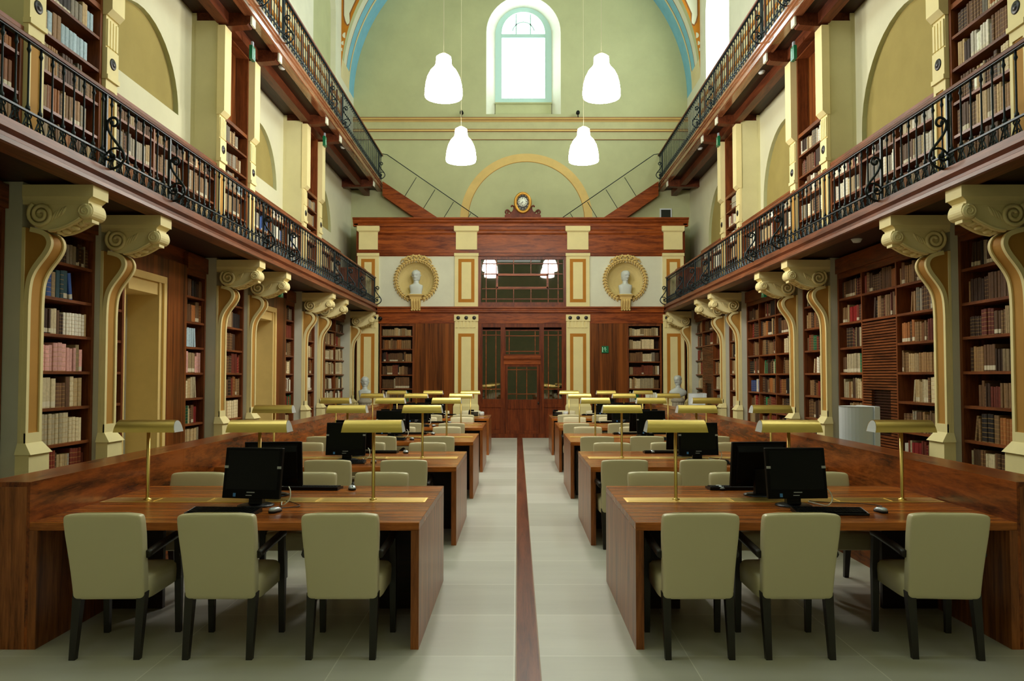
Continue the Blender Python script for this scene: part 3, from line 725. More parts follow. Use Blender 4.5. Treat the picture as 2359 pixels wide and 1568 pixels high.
# white wall fields with round niches
NZ = 4.335
for s in (-1, 1):
    cx = dx(s, 2.885); rr = .50
    b = MB(); lo, hi = sorted((dx(s, 1.80), dx(s, 4.0)))
    h = arc(cx, NZ, rr, 0, 2*PI, 40)[:-1]
    b.holed((lo, hi, 3.58, 5.06), [h], 'y', YS+.01, 0)
    for k in range(6):                                # shallow bowl of the niche
        r0, r1 = rr*math.cos(k*PI/12), rr*math.cos((k+1)*PI/12); y0, y1 = YS+.01+.26*math.sin(k*PI/12), YS+.01+.26*math.sin((k+1)*PI/12)
        c0 = arc(cx, NZ, r0, 0, 2*PI, 40)[:-1]; c1 = arc(cx, NZ, max(r1, 1e-4), 0, 2*PI, 40)[:-1]
        for i in range(40):
            j = (i+1) % 40
            b.add([(c0[i][0], y0, c0[i][1]), (c0[j][0], y0, c0[j][1]), (c1[j][0], y1, c1[j][1]), (c1[i][0], y1, c1[i][1])], [(0, 1, 2, 3)], 1, True)
    struct(b.obj('wall_niche_'+SN[s], ['white', 'niche']))
    # leaf wreath with a ribbon crest
    t = thing('wreath', 'round buff laurel wreath with ribbon crest on the %s side of the end screen' % SN[s], 'wreath', (cx, YS-.02, NZ), 'laurel wreaths')
    b = MB(); b.tube([(cx+.56*math.cos(a), YS-.012, NZ+.56*math.sin(a)) for a in [-PI/2+.30+(2*PI-.6)*i/48 for i in range(49)]], .022, 8, 0)
    for i in range(38):
        a = -PI/2+.34+(2*PI-.68)*(i+.5)/38
        for g in (-1, 0, 1):
            rad = .56+g*.036; sg = 1 if math.cos(a) > 0 else -1
            m = Matrix.Rotation(-(a+PI/2*1.0+g*.55*sg), 3, 'Y')
            b.ell((cx+rad*math.cos(a), YS-.045+abs(g)*.016, NZ+rad*math.sin(a)), (.062, .030, .019), 6, 5, 0, m)
    b.obj('leaf_ring', 'arch', t)
    b = MB()
    for g in (-1, 1):
        pts = [(cx+g*(.03+.05*i), YS-.035, NZ+.66+.035*math.sin(i*2.1)-.005*i*i*.45) for i in range(9)]
        b.tube(pts, [.03, .036, .026, .036, .028, .034, .026, .024, .010], 6)
        for i in range(5): b.tube([(cx+g*(.06+.075*i+.04*math.cos(q)), YS-.04, NZ+.655-.012*i*i*.6+.035*math.sin(q)) for q in [k*.7 for k in range(8)]], .012, 5)
    b.ell((cx, YS-.045, NZ+.655), (.045, .03, .045), 8, 6)
    b.obj('ribbon_crest', 'arch', t)
    # console shelf under the bust
    t = thing('console_shelf', 'small fluted buff console under the bust in the %s niche' % SN[s], 'console', (cx, YS-.02, 3.5), 'niche consoles')
    kx = cx+s*.0
    b = MB(); b.box(kx-.22, kx+.22, YS-.20, YS+.16, 3.905, 3.935); b.frustum((kx-.16, kx+.16, YS-.15, YS+.1), (kx-.20, kx+.20, YS-.19, YS+.14), 3.86, 3.905); b.box(kx-.16, kx+.16, YS-.15, YS+.02, 3.80, 3.86); b.obj('shelf_top', 'arch', t)
    b = MB(); b.prism([(YS, 3.80), (YS-.16, 3.80), (YS-.165, 3.74), (YS-.12, 3.66), (YS-.10, 3.57), (YS-.11, 3.52), (YS, 3.50)], 'x', kx-.13, kx+.13)
    for g in range(4): b.tube([(kx-.105+g*.07, YS-q, z) for q, z in ((.15, 3.80), (.175, 3.75), (.14, 3.68), (.115, 3.60), (.115, 3.53))], .024, 6)
    for g in range(4): b.ell((kx-.105+g*.07, YS-.115, 3.505), (.03, .035, .03), 8, 6)
    b.obj('fluted_corbel', 'arch', t)
# pilasters of the screen
for s in (-1, 1):
    for d0, d1, nm in ((1.20, 1.84, 'inner'), (3.92, 4.50, 'outer')):
        lo, hi = sorted((dx(s, d0), dx(s, d1))); y = YS
        if nm == 'inner': lo, hi = (-1.73, -1.085) if s < 0 else (1.345, 1.99)
        t = thing('screen_pilaster', 'cream and ochre %s pilaster of the end screen, %s' % (nm, {('inner', -1): 'left of the glazed door', ('inner', 1): 'right of the glazed door', ('outer', -1): 'at its left end', ('outer', 1): 'at its right end'}[(nm, s)]), 'pilaster', ((lo+hi)/2, y, 0), 'end screen pilasters')
        mid = (lo+hi)/2; w = (hi-lo)/2
        b = MB(); b.box(lo+.03, hi-.03, y-.05, y+.03, 5.18, 5.66); b.frustum((lo+.03, hi-.03, y-.05, y+.03), (lo-.02, hi+.02, y-.09, y+.03), 5.66, 5.70); b.box(lo-.02, hi+.02, y-.09, y+.03, 5.70, 5.83); b.obj('top_block', 'pil', t)
        b = MB(); b.box(lo, hi, y-.045, y+.02, 3.60, 5.08); b.box(lo-.015, hi+.015, y-.07, y+.02, 5.0, 5.08)
        b.obj('middle_shaft', 'pil', t)
        def panel(z0, z1, par):
            q = MB(); q.box(lo+.10, hi-.10, y-.05, y-.04, z0, z1); q.obj('ochre_band', 'ochre', par)
            q = MB(); q.box(lo+.19, hi-.19, y-.058, y-.045, z0+.09, z1-.09); q.obj('cream_field', 'pil', par)
        panel(3.72, 4.92, t)
        b = MB(); b.box(lo, hi, y-.045, y+.02, .0, 3.38); b.obj('lower_shaft', 'pil', t)
        panel(1.08, 2.86, t)
        b = MB(); b.box(lo-.01, hi+.01, y-.08, y-.04, 3.20, 3.38)
        for k in range(6): b.box(lo+.03+k*(hi-lo-.06)/6, lo+.03+(k+.6)*(hi-lo-.06)/6, y-.07, y-.04, 3.02, 3.20)
        b.obj('capital', 'pil', t)
        for k in range(3):
            q = MB(); q.lathe([(.045, -.08), (.052, -.09), (.035, -.105), (.02, -.10), (0, -.112)], (mid+(k-1)*w*.68, y, 3.29), 14, 0, 'y'); q.obj('stud', 'ebony', t)
        b = MB(); b.box(lo-.03, hi+.03, y-.10, y-.02, 0, .86); b.frustum((lo-.03, hi+.03, y-.10, y-.02), (lo, hi, y-.05, y-.02), .86, .93); b.obj('plinth', 'pil', t)
# walnut panels and bookcases either side of the door
for s in (-1, 1):
    lo, hi = (-2.845, -1.73) if s < 0 else (1.99, 3.02)
    t = thing('wall_panel', 'figured walnut panel between pilaster and bookcase, %s of the glazed door' % SN[s], 'panel', ((lo+hi)/2, YS, 0), 'walnut wall panels')
    b = MB(); b.box(lo, hi, YS-.012, YS+.05, .12, 3.14); b.obj('veneer_sheet', 'veneer', t)
    b = MB(); b.box(lo, hi, YS-.02, YS+.05, 0, .12); b.obj('kick_board', 'screen', t)
    lo, hi = (-3.795, -2.845) if s < 0 else (3.02, 3.975)
    bookcase(mpe(YS-.0), lo, hi, [], [.28, .63, .98, 1.35, 1.73, 2.09, 2.44, 2.80], 3.13, .3, 'bookcase in the end screen, %s of the glazed door' % SN[s], ((lo+hi)/2, YS, 0), ('end', s, 'screen', 0), cornice=0, group='end screen bookcases')
# glazed transom and door
def glazed(name, x0, x1, z0, z1, fw, vs, hs, parent, y=YS):
    b = MB(); b.box(x0, x0+fw, y, y+.06, z0, z1); b.box(x1-fw, x1, y, y+.06, z0, z1); b.box(x0+fw, x1-fw, y, y+.06, z0, z0+fw); b.box(x0+fw, x1-fw, y, y+.06, z1-fw, z1)
    o = b.obj(name, 'screen_v', parent)
    b = MB()
    for (x, a, c) in vs: b.box(x-.011, x+.011, y+.01, y+.04, a, c)
    for (z, a, c) in hs: b.box(a, c, y+.01, y+.04, z-.011, z+.011)
    b.obj('glazing_bars', 'screen', o)
    b = MB(); b.box(x0+fw, x1-fw, y+.045, y+.05, z0+fw, z1-fw); b.obj('pane', 'glass', o)
    return o
KX = lambda p: (1090+p/3.646-PXD)*KD       # pixel of the door close-up -> X at the screen plane
FX0, FX1 = -1.084, 1.344; PXD = 1192.; KD = 21.135/1769*1.006
ZP = lambda p: 1.69+(866-(580+p/3.646))*KD*1.012
dr = thing('glazed_door', 'dark red wooden glazed door with side lights and transom in the end screen', 'door', (dx(1, 0), YS, 0))
z0, z1 = ZP(455), ZP(55)
t0, t1 = ZP(440), ZP(72)
g = glazed('transom', FX0, FX1, z0, z1, .075, [(KX(x), t0, t1) for x in (110, 195, 630, 713)]+[(KX(x), t0, ZP(320)) for x in (340, 485)]+[(KX(x), ZP(195), t1) for x in (340, 485)],
           [(ZP(q), KX(75), KX(750)) for q in (112, 197, 320, 405)], dr)
b = MB(); x0, x1, a, c = KX(197), KX(628), ZP(316), ZP(200)
b.box(x0, x1, YS-.01, YS+.04, c-.04, c); b.box(x0, x1, YS-.01, YS+.04, a, a+.04); b.box(x0, x0+.04, YS-.01, YS+.04, a, c); b.box(x1-.04, x1, YS-.01, YS+.04, a, c); b.obj('hinged_light', 'screen', g)
b = MB(); b.box(FX0, FX1, YS-.03, YS+.05, ZP(470), z0); b.box(FX0, FX1, YS-.04, YS+.05, ZP(1568), ZP(1515)); b.box(FX0, FX1, YS+.0, YS+.05, ZP(640), 3.14)
for x in (FX0, KX(232), KX(555), FX1-.125): b.box(x, x+.125, YS-.015, YS+.05, 0, 3.14)
b.obj('frame', 'screen_v', dr)
glazed('left_side_light', KX(70), KX(240), ZP(1240), ZP(660), .03, [(KX(x), ZP(1230), ZP(670)) for x in (110, 192)], [(ZP(q), KX(78), KX(232)) for q in (705, 1150)], dr)
glazed('right_side_light', KX(583), KX(758), ZP(1240), ZP(660), .03, [(KX(x), ZP(1230), ZP(670)) for x in (630, 713)], [(ZP(q), KX(592), KX(750)) for q in (705, 1150)], dr)
glazed('top_light', KX(265), KX(562), ZP(872), ZP(660), .03, [(KX(x), ZP(868), ZP(670)) for x in (303, 520)], [(ZP(q), KX(270), KX(555)) for q in (710, 838)], dr)
b = MB(); b.prism([(YS, ZP(950)), (YS-.04, ZP(945)), (YS-.04, ZP(915)), (YS-.08, ZP(900)), (YS-.08, ZP(880)), (YS, ZP(872))], 'x', KX(258), KX(566)); b.obj('door_cornice', 'screen', dr)
b = MB()
b.box(KX(272), KX(290), YS-.01, YS+.05, ZP(1515), ZP(948)); b.box(KX(535), KX(552), YS-.01, YS+.05, ZP(1515), ZP(948)); b.box(KX(290), KX(535), YS-.01, YS+.05, ZP(1312), ZP(1235)); b.box(KX(290), KX(535), YS-.01, YS+.05, ZP(1515), ZP(1490)); b.box(KX(290), KX(535), YS+.01, YS+.05, ZP(1490), ZP(1312)); b.box(KX(290), KX(535), YS-.01, YS+.05, ZP(965), ZP(948))
lf = b.obj('door_leaf', 'screen_v', dr)
b = MB()
for x in (365, 450): b.box(KX(x)-.01, KX(x)+.01, YS+.005, YS+.03, ZP(1235), ZP(965))
for q in (990, 1190): b.box(KX(290), KX(535), YS+.005, YS+.03, ZP(q)-.01, ZP(q)+.01)
b.obj('glazing_bars', 'screen', lf)
b = MB(); b.box(KX(288), KX(537), YS+.035, YS+.04, ZP(1235), ZP(965)); b.obj('pane', 'glass', lf)
b = MB(); b.ell((KX(545), YS-.03, ZP(1265)), (.02, .03, .045), 8, 6); b.obj('door_handle', 'ebony', lf)
for nm, xa, xb in (('left_lower_panel', 70, 238), ('right_lower_panel', 585, 758)):
    b = MB(); b.box(KX(xa), KX(xb), YS+.0, YS+.05, ZP(1515), ZP(1240)); b.box(KX(xa)+.05, KX(xb)-.05, YS-.015, YS, ZP(1480), ZP(1310)); b.box(KX(xa), KX(xb), YS-.02, YS, ZP(1300), ZP(1270)); b.obj(nm, 'screen_v', dr)
b = MB(); b.box(-1.3, 1.5, YE-.05, YE-.02, 0, 5.1); struct(b.obj('wall_passage_back', 'case'))

# ------------------------------------------------------------------ busts
def bust(name, label, loc, k, yaw, bald, square, group):
    """k = size of head (height); a loft from the cut shoulders to the crown, face pushed out of it"""
    t = thing(name, label, 'bust', loc, group)
    H = k
    if square: rows = [(0, .52, .30), (.10, .53, .31), (.45, .59, .33), (.74, .63, .33), (.80, .58, .31)]
    else: rows = [(-.02, .16, .14), (.08, .45, .26), (.22, .74, .34), (.42, .88, .37), (.60, .84, .35), (.74, .66, .31)]
    rows += [(.87, .42, .27), (.95, .28, .25), (1.03, .245, .25), (1.14, .25, .27)]
    rings = []
    n = 28
    for z, rx, ry in rows:
        e = 3.2 if square and z < .82 else 2.
        rings.append([(H*rx*(abs(math.cos(a))**(2/e))*(1 if math.cos(a) > 0 else -1), H*ry*(abs(math.sin(a))**(2/e))*(1 if math.sin(a) > 0 else -1), H*z) for a in [2*PI*j/n for j in range(n)]])
    hz0 = 1.16; cy, sy = math.cos(yaw), math.sin(yaw)
    HR = [(.0, .20, .24, .01), (.05, .24, .29, .02), (.10, .27, .32, .03), (.15, .295, .345, .03), (.20, .315, .365, .03), (.25, .325, .385, .025), (.30, .335, .40, .02), (.35, .34, .41, .01), (.40, .35, .43, .0), (.45, .355, .44, -.005), (.50, .36, .45, -.01), (.55, .365, .46, -.02), (.60, .368, .465, -.025), (.68, .37, .48, -.03), (.80, .35, .46, -.04), (.90, .29, .39, -.04), (.97, .19, .26, -.03), (1.0, .06, .08, -.02)]
    for z, rx, ry, oy in HR:
        ring = []
        for a in [2*PI*j/n for j in range(n)]:
            x, y = rx*math.cos(a), ry*math.sin(a)+oy          # +y is the back, -y the face
            face = max(0, -math.sin(a))
            xx = x
            def bump(cx_, cz_, wx, wz, amt): return amt*math.exp(-((x-cx_)/wx)**2-((z-cz_)/wz)**2)*(1 if face > .2 else 0)
            y -= bump(0, .39, .06, .09, .15)+bump(0, .56, .24, .045, .07)+bump(0, .26, .10, .028, .05)+bump(0, .09, .13, .06, .08)-bump(.14, .485, .075, .05, .10)-bump(-.14, .485, .075, .05, .10)-bump(0, .18, .13, .03, .04)
            if not bald and (z > .62 or face < .3): 
                w = 1.06+.04*math.sin(a*9+z*20); xx *= w; y = oy+(y-oy)*w
            ring.append((H*(xx*cy-y*sy), H*(xx*sy+y*cy), H*(hz0+z*1.0)))
        rings.append(ring)
    b = MB(); b.loft(rings, 0)
    for g in (-1, 1):
        p = (g*.365, .04, hz0+.43); b.ell((H*(p[0]*cy-p[1]*sy), H*(p[0]*sy+p[1]*cy), H*p[2]), (.035*H, .06*H, .10*H), 8, 6)
    if not bald:
        hr = MB(); rh = random.Random(3)
        for i in range(64):
            a = rh.uniform(0, 2*PI); zz = rh.uniform(.50, 1.0)
            if math.sin(a) < -.45 and zz < .80: continue
            q = math.sqrt(max(0, 1-((zz-.45)/.58)**2)); x, y = .385*q*math.cos(a), .03+.475*q*math.sin(a)
            hr.ell((H*(x*cy-y*sy), H*(x*sy+y*cy), H*(hz0+zz)), (H*.085, H*.085, H*.06), 7, 5)
        o = bpy.data.objects.new('hair', hr.mesh('hair', ['marble'])); COL.objects.link(o); o.parent = t
    me = b.mesh('body', ['marble']); o = bpy.data.objects.new('body', me); COL.objects.link(o); o.parent = t
    return t
B1 = bust('marble_bust', 'white marble bust with curly hair in the round niche on the left', (dx(-1, 2.885), YS-.02, 3.955), .30, -.25, False, True, 'marble busts')
B2 = bust('marble_bust', 'white marble bust of a bald man in the round niche on the right', (dx(1, 2.885), YS-.02, 3.955), .30, .55, True, True, 'marble busts')
for t_, y0 in ((B1, 0), (B2, 0)):
    b = MB(); b.box(-.165, .165, -.10, .10, -.02, .012)
    o = bpy.data.objects.new('base', b.mesh('base', ['marble'], bevel=.006)); COL.objects.link(o); o.parent = t_
LB = (-4.03, 20.30); RB = (4.24, 20.30)
bust('marble_bust', 'white marble bust on the fluted pedestal beside the left end bracket', (LB[0], LB[1], 1.10), .262, .18, False, True, 'marble busts')
bust('marble_bust', 'white marble bust with rounded shoulders on the pedestal at the right end', (RB[0], RB[1], 1.13), .27, -.65, True, False, 'marble busts')
for (x, y), zt, lab in ((LB, 1.10, 'left'), (RB, 1.13, 'right')):
    t = thing('pedestal', 'fluted stone column pedestal under the marble bust at the %s end wall corner' % lab, 'pedestal', (x, y, 0), 'bust pedestals')
    n = 48; pts = [(x+(.16-.014*(1 if i % 4 == 0 else 0))*math.cos(2*PI*i/n), y+(.16-.014*(1 if i % 4 == 0 else 0))*math.sin(2*PI*i/n)) for i in range(n)]
    b = MB(); b.prism(pts, 'z', .14, zt-.12); b.obj('fluted_shaft', 'stone', t)
    b = MB(); b.lathe([(.16, zt-.13), (.185, zt-.11), (.185, zt-.06), (.15, zt-.04), (.12, zt)], (x, y, 0), 24); b.obj('cap', 'stone', t)
    b = MB(); b.box(x-.24, x+.24, y-.24, y+.24, 0, .10); b.lathe([(.23, .10), (.22, .13), (.17, .15)], (x, y, 0), 24); b.obj('base', 'stone', t)

# ------------------------------------------------------------------ clock on the cornice
cx, cy, cz = .148, YS-.02, 6.057
t = thing('mantel_clock', 'wooden clock with gilt oval frame standing on the end screen cornice', 'clock', (cx, cy, cz))
b = MB(); b.prism([(cx-.50, cz), (cx+.50, cz), (cx+.50, cz+.06), (cx+.46, cz+.11), (cx-.46, cz+.11), (cx-.50, cz+.06)], 'y', cy-.08, cy+.08); b.obj('base', 'clockwood', t)
b = MB(); out = [(.42, .10), (.30, .14), (.24, .22), (.22, .34), (.20, .40), (-.20, .40), (-.22, .34), (-.24, .22), (-.30, .14), (-.42, .10)]
b.prism([(cx+a, cz+c) for a, c in out], 'y', cy-.05, cy+.05); b.obj('case', 'clockwood', t)
for g in (-1, 1):
    b = MB(); b.tube([(cx+g*a, cy, cz+c) for a, c in smooth([(.43, .20), (.40, .16), (.44, .12), (.485, .15), (.47, .21), (.43, .235), (.385, .21), (.35, .155), (.30, .15), (.25, .22), (.235, .30), (.27, .345), (.30, .35), (.32, .33), (.30, .31)], 2)], .022, 6); b.obj('scroll', 'clockwood', t)
zc = cz+.415
def oval(rx, rz, y0, n=40): return [(cx+rx*math.cos(2*PI*i/n), y0, zc+rz*math.sin(2*PI*i/n)) for i in range(n)]
b = MB(); b.tube(oval(.205, .262, cy-.07), .043, 10, 0, True); b.tube(oval(.175, .232, cy-.085), .014, 6, 0, True); b.obj('gilt_frame', 'gold', t)
b = MB(); b.prism([(p[0], p[2]) for p in oval(.185, .24, 0)], 'y', cy-.075, cy-.05); fc = b.obj('face', 'ebony', t)
b = MB()
for i in range(12):
    a = 2*PI*i/12; b.ell((cx+.158*math.cos(a), cy-.077, zc+.02+.195*math.sin(a)), (.017, .006, .019), 8, 4)
b.obj('cartouche', 'stone', fc)
b = MB(); b.lathe([(.132, -.075), (.128, -.086), (0, -.088)], (cx, cy, zc+.02), 28, 0, 'y'); dl = b.obj('dial', 'dial', t)
b = MB()
for i in range(12):
    a = 2*PI*i/12; q = Vector((math.cos(a), 0, math.sin(a))); p = Vector((cx, cy-.089, zc+.02))
    b.tube([p+q*.085, p+q*.118], .006 if i % 3 else .009, 4)
b.obj('hour_marks', 'ebony', dl)
for a, L, w in ((math.radians(232), .055, .007), (math.radians(222), .085, .004)):
    b = MB(); p = Vector((cx, cy-.092, zc+.02)); q = Vector((math.cos(a), 0, math.sin(a))); b.tube([p-q*.012, p+q*L], w, 4); b.obj('hand', 'ebony', dl)
# small fittings at the far end
t = thing('picture', 'small dark framed panel on the end wall above the screen at right', 'picture', (4.42, YE-.02, 6.35))
b = MB(); b.box(4.24, 4.60, YE-.03, YE-.01, 6.1, 6.68); b.obj('frame', 'whitep', t)
b = MB(); b.box(4.28, 4.56, YE-.035, YE-.03, 6.1, 6.64); b.obj('dark_sheet', 'pic', t)
for s in (-1, 1):
    x = {-1: -1.66, 1: 1.80}[s]
    t = thing('spotlight', 'tiny black spotlight on the end wall moulding, %s of the window' % SN[s], 'spotlight', (x, YE-.02, 9.45), 'end wall spotlights')
    b = MB(); b.lathe([(.05, -.10), (.06, 0), (.04, .05)], (x, YE-.12, 9.52), 10, 0, 'y'); b.obj('head', 'black', t)
    b = MB(); b.tube([(x, YE-.1, 9.52), (x+.02*s, YE, 9.42)], .015, 6); b.obj('arm', 'black', t)
t = thing('security_camera', 'small dark dome camera beside the last bracket at left', 'camera', (dx(-1, 3.86), YS-.05, 3.32))
b = MB(); b.lathe([(.045, .06), (.045, .02), (.0, .06)], (dx(-1, 3.86), YS-.1, 3.27), 12, 0, 'y'); b.ell((dx(-1, 3.86), YS-.09, 3.27), (.06, .06, .06), 12, 8); b.obj('dome', 'black', t)
b = MB(); b.box(dx(-1, 3.89), dx(-1, 3.83), YS-.06, YS-.02, 3.24, 3.30); b.obj('mount', 'silver', t)
for s in (-1, 1):                                   # dark cupboards at the far end of the lower galleries
    f = side(s); t = thing('gallery_cupboard', 'dark wooden cupboard behind the far end of the lower gallery railing, %s' % SN[s], 'cupboard', f((4.55, 20.7, ZG)))
    b = MB(f); b.box(4.25, 4.95, 20.55, 20.95, ZG+.05, 4.58); b.obj('body', 'screen_v', t)
    b = MB(f); b.box(4.24, 4.96, 20.53, 20.97, 4.58, 4.61); b.obj('top_board', 'screen', t)
    b = MB(f); b.box(4.27, 4.93, 20.57, 20.93, ZG, ZG+.05); b.obj('kick_board', 'ebony', t)
# ================================================================== reading desks, chairs, lamps, computers
YF = [4.81+2.923*k for k in range(5)]; DEP = 1.60; TZ = .78
XR = {-1: (-3.035, -.612), 1: (.735, 3.11)}
KN = ['nearest', 'second', 'third', 'fourth', 'farthest']
for s in (-1, 1):
    x0, x1 = XR[s]
    for k, y in enumerate(YF):
        t = thing('reading_desk', 'long cherry wood reading desk, %s of the %s row' % (KN[k], SN[s]), 'desk', ((x0+x1)/2, y+DEP/2, 0), 'reading desks')
        b = MB(); b.box(x0, x1, y, y+DEP, TZ-.05, TZ); b.obj('desk_top', 'desk', t, bevel=.002, seg=1)
        for a, c in ((x0, x0+.05), (x1-.05, x1)):
            b = MB(); b.box(a, c, y, y+DEP, 0, TZ-.05); b.obj('end_panel', 'desk_v', t)
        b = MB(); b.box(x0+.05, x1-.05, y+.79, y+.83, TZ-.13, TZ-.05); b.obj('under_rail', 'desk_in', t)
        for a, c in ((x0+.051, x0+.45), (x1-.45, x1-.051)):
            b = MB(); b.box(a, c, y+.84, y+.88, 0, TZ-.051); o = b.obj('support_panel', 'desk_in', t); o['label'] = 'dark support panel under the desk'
        b = MB(); ax, cx_ = (x0+.02, x1-.055) if s < 0 else (x0+.055, x1-.02)
        b.box(ax, cx_, y+.76, y+.965, TZ-.002, TZ+.003, 0); o = b.obj('brass_strip', 'brass2', t); o['label'] = 'brass strip let into the desk top'
        for q in range(6):
            w = (cx_-ax)/6; b = MB(); b.box(ax+q*w+.015, ax+(q+1)*w-.015, y+.79, y+.935, TZ+.003, TZ+.005); b.obj('socket_lid', 'brass', o)
    # low partition along the backs of the desks
    xi, xo = (x0, x0-.30) if s < 0 else (x1, x1+.30); lo, hi = min(xi, xo), max(xi, xo); H = 1.03
    t = thing('low_partition', 'low cherry wood partition running along the %s ends of the desks' % SN[s], 'partition', ((lo+hi)/2, 4.81, 0), 'desk partitions')
    ends = [4.81]+[yy+2.20 for yy in YF[:4]]+[18.75]
    for a, c in zip(ends[:-1], ends[1:]):
        b = MB(); b.box(lo, hi, a+.001, c-.001, H-.03, H); b.obj('top_board', 'desk_y', t)
        b = MB(); b.box(xi-.02 if s < 0 else xi, xi if s < 0 else xi+.02, a+.001, c-.001, 0, H-.03); b.obj('side_panel', 'desk_y', t)
        b = MB(); b.box(xo if s < 0 else xo-.02, xo+.02 if s < 0 else xo, a+.001, c-.001, 0, H-.03); b.obj('side_panel', 'desk_y', t)
    for a in (4.81, 18.73):
        b = MB(); b.box(lo+.02, hi-.02, a, a+.02, 0, H-.03); b.obj('end_panel', 'desk_v', t)

# ---- chair
def sring(cx, cy, z, hx, hy, e, n=28, crown=0):
    r = []
    for j in range(n):
        a = 2*PI*(j+.5)/n; ca, sa = math.cos(a), math.sin(a)
        x = hx*math.copysign(abs(ca)**(2/e), ca); y = hy*math.copysign(abs(sa)**(2/e), sa)
        r.append((cx+x, cy+y, z+crown*(1-(x/max(hx, 1e-4))**2)))
    return r
def make_chair():
    t = thing('armchair', 'x', 'chair', (0, 0, 0), 'cream armchairs at the desks')
    b = MB()
    by = lambda z: -.205-.10*((z-.38)/.48)**1.15 if z > .38 else -.205
    rows = [(.345, .198, .022), (.352, .207, .034), (.37, .212, .040), (.50, .216, .044), (.62, .220, .046), (.74, .227, .044), (.82, .228, .043), (.848, .226, .041), (.860, .222, .037), (.866, .214, .030), (.868, .20, .018)]
    b.loft([sring(0, by(z), z, hx, hy, 9, 36, .012*max(0, (z-.7)/.16)) for z, hx, hy in rows]); b.obj('backrest', 'leather', t)
    b = MB(); b.loft([sring(0, .025, z, hx, hy, 9, 32, c) for z, hx, hy, c in [(.335, .215, .215, 0), (.345, .225, .225, 0), (.42, .228, .228, 0), (.455, .226, .226, 0), (.472, .21, .21, .004), (.478, .15, .15, .006)]]); b.obj('seat', 'leather', t)
    for g in (-1, 1):
        b = MB(); x = g*.232
        b.frustum((x-.017, x+.017, .232-.016, .232+.016), (x-.022, x+.022, .225-.023, .225+.023), 0, .42); b.frustum((x-.022, x+.022, .225-.023, .225+.023), (x-.019, x+.019, .205-.022, .205+.022), .42, .645); b.obj('leg', 'ebony', t)
        b = MB(); x = g*.19
        b.frustum((x-.018, x+.018, -.262-.018, -.262+.018), (x-.026, x+.026, -.205-.028, -.205+.028), 0, .385); b.obj('leg', 'ebony', t)
        b = MB(); pts = smooth([(g*.225, -.24, .615), (g*.243, -.12, .640), (g*.246, .05, .652), (g*.238, .17, .655), (g*.232, .245, .648)], 1)
        b.tube(pts, .024, 8); b.obj('armrest', 'ebony', t)
    return t
ch0 = make_chair(); used = False
SEAT = {-1: ['by the partition', 'in the middle', 'by the aisle'], 1: ['by the aisle', 'in the middle', 'by the partition']}
NEARX = {(-1, 0): [-2.47, -1.79, -1.055], (1, 0): [1.09, 1.69, 2.59]}
FARX = {(-1, 0): [-2.69, -1.76, -1.15], (1, 0): [1.15, 1.83, 2.58]}
for s in (-1, 1):
    for k in range(5):
        nx = NEARX.get((s, k), [-2.62, -1.85, -1.12] if s < 0 else [1.06, 1.79, 2.66])
        fx = FARX.get((s, k), [-2.60, -1.84, -1.11] if s < 0 else [1.14, 1.86, 2.66])
        for far, xs in ((0, nx), (1, fx)):
            for i, x in enumerate(xs):
                j = 0 if k == 0 and not far else 1
                px = x+RND.uniform(-.03, .03)*j; py = YF[k]+(.10 if not far else DEP-.14)+RND.uniform(-.02, .03)*j; rz = RND.uniform(-.05, .05)*j+(PI if far else 0)
                if (s, k, far, i) == (1, 0, 0, 2): rz = -.07
                if (s, k, far, i) == (-1, 0, 0, 0): rz = .03
                lab = 'cream armchair on the %s side of the %s %s desk, %s' % ('far' if far else 'near', KN[k], SN[s], SEAT[s][i])
                if not used: ch0.location = (px, py, 0); ch0.rotation_euler = (0, 0, rz); ch0['label'] = lab; used = True
                else: dup(ch0, (px, py, 0), rz, lab)
# ---- brass reading lamps
def make_lamp():
    t = thing('reading_lamp', 'x', 'lamp', (0, 0, 0), 'brass reading lamps')
    b = MB(); b.lathe([(.028, 0), (.028, .006), (.014, .010), (.0125, .02), (.0125, .50)], (0, 0, 0), 10); b.obj('pole', 'brass', t)
    n = 14; O = []; I = []
    for r0, L in ((0, O), (.004, I)):
        for i in range(n+1):
            a = PI*i/n; sx = .224-.016*math.sin(a)**.8
            L.append((sx, (.078-r0)*math.cos(a), .497+(.088-r0)*math.sin(a)**.85))
    b = MB()
    def arcstrip(L, mat): b.add([(-p[0], p[1], p[2]) for p in L]+L, [(i, i+1, n+2+i, n+1+i) for i in range(n)], mat, True)
    arcstrip(O, 0); m = len(O)
    for g in (-1, 1):
        b.add([(g*p[0], p[1], p[2]) for p in O]+[(g*(p[0]-.004), p[1], p[2]) for p in I], [(i, i+1, n+2+i, n+1+i) for i in range(n)], 0)
    b.obj('lamp_shade', 'brass', t)
    b = MB(); b.add([(-p[0]+.004, p[1], p[2]) for p in I]+[(p[0]-.004, p[1], p[2]) for p in I], [(i, i+1, n+2+i, n+1+i) for i in range(n)], 0, True); b.box(-.19, .19, -.012, .012, .505, .52); b.obj('reflector', 'enamel', t)
    for g in (-1, 1):
        b = MB(); b.prism([(p[1]*.985, p[2]) for p in I], 'x', g*.204, g*.204+g*.001)
        b.v = [(g*(.2235-.016*(max(0, v[2]-.497)/.094)**.8)+(v[0]-g*.204), v[1], v[2]) for v in b.v]
        o = b.obj('end_cap', 'enamel', t); o['label'] = 'white end cap'
    return t
lp0 = make_lamp(); used = False
for s in (-1, 1):
    for k in range(5):
        for i, x in enumerate([-2.72, -1.90, -1.06] if s < 0 else [1.165, 2.0, 2.83]):
            lab = 'brass reading lamp on the %s %s desk, %s' % (KN[k], SN[s], SEAT[s][i]); L = (x, YF[k]+.87, TZ+.003)
            if not used: lp0.location = L; lp0['label'] = lab; used = True
            else: dup(lp0, L, 0, lab)
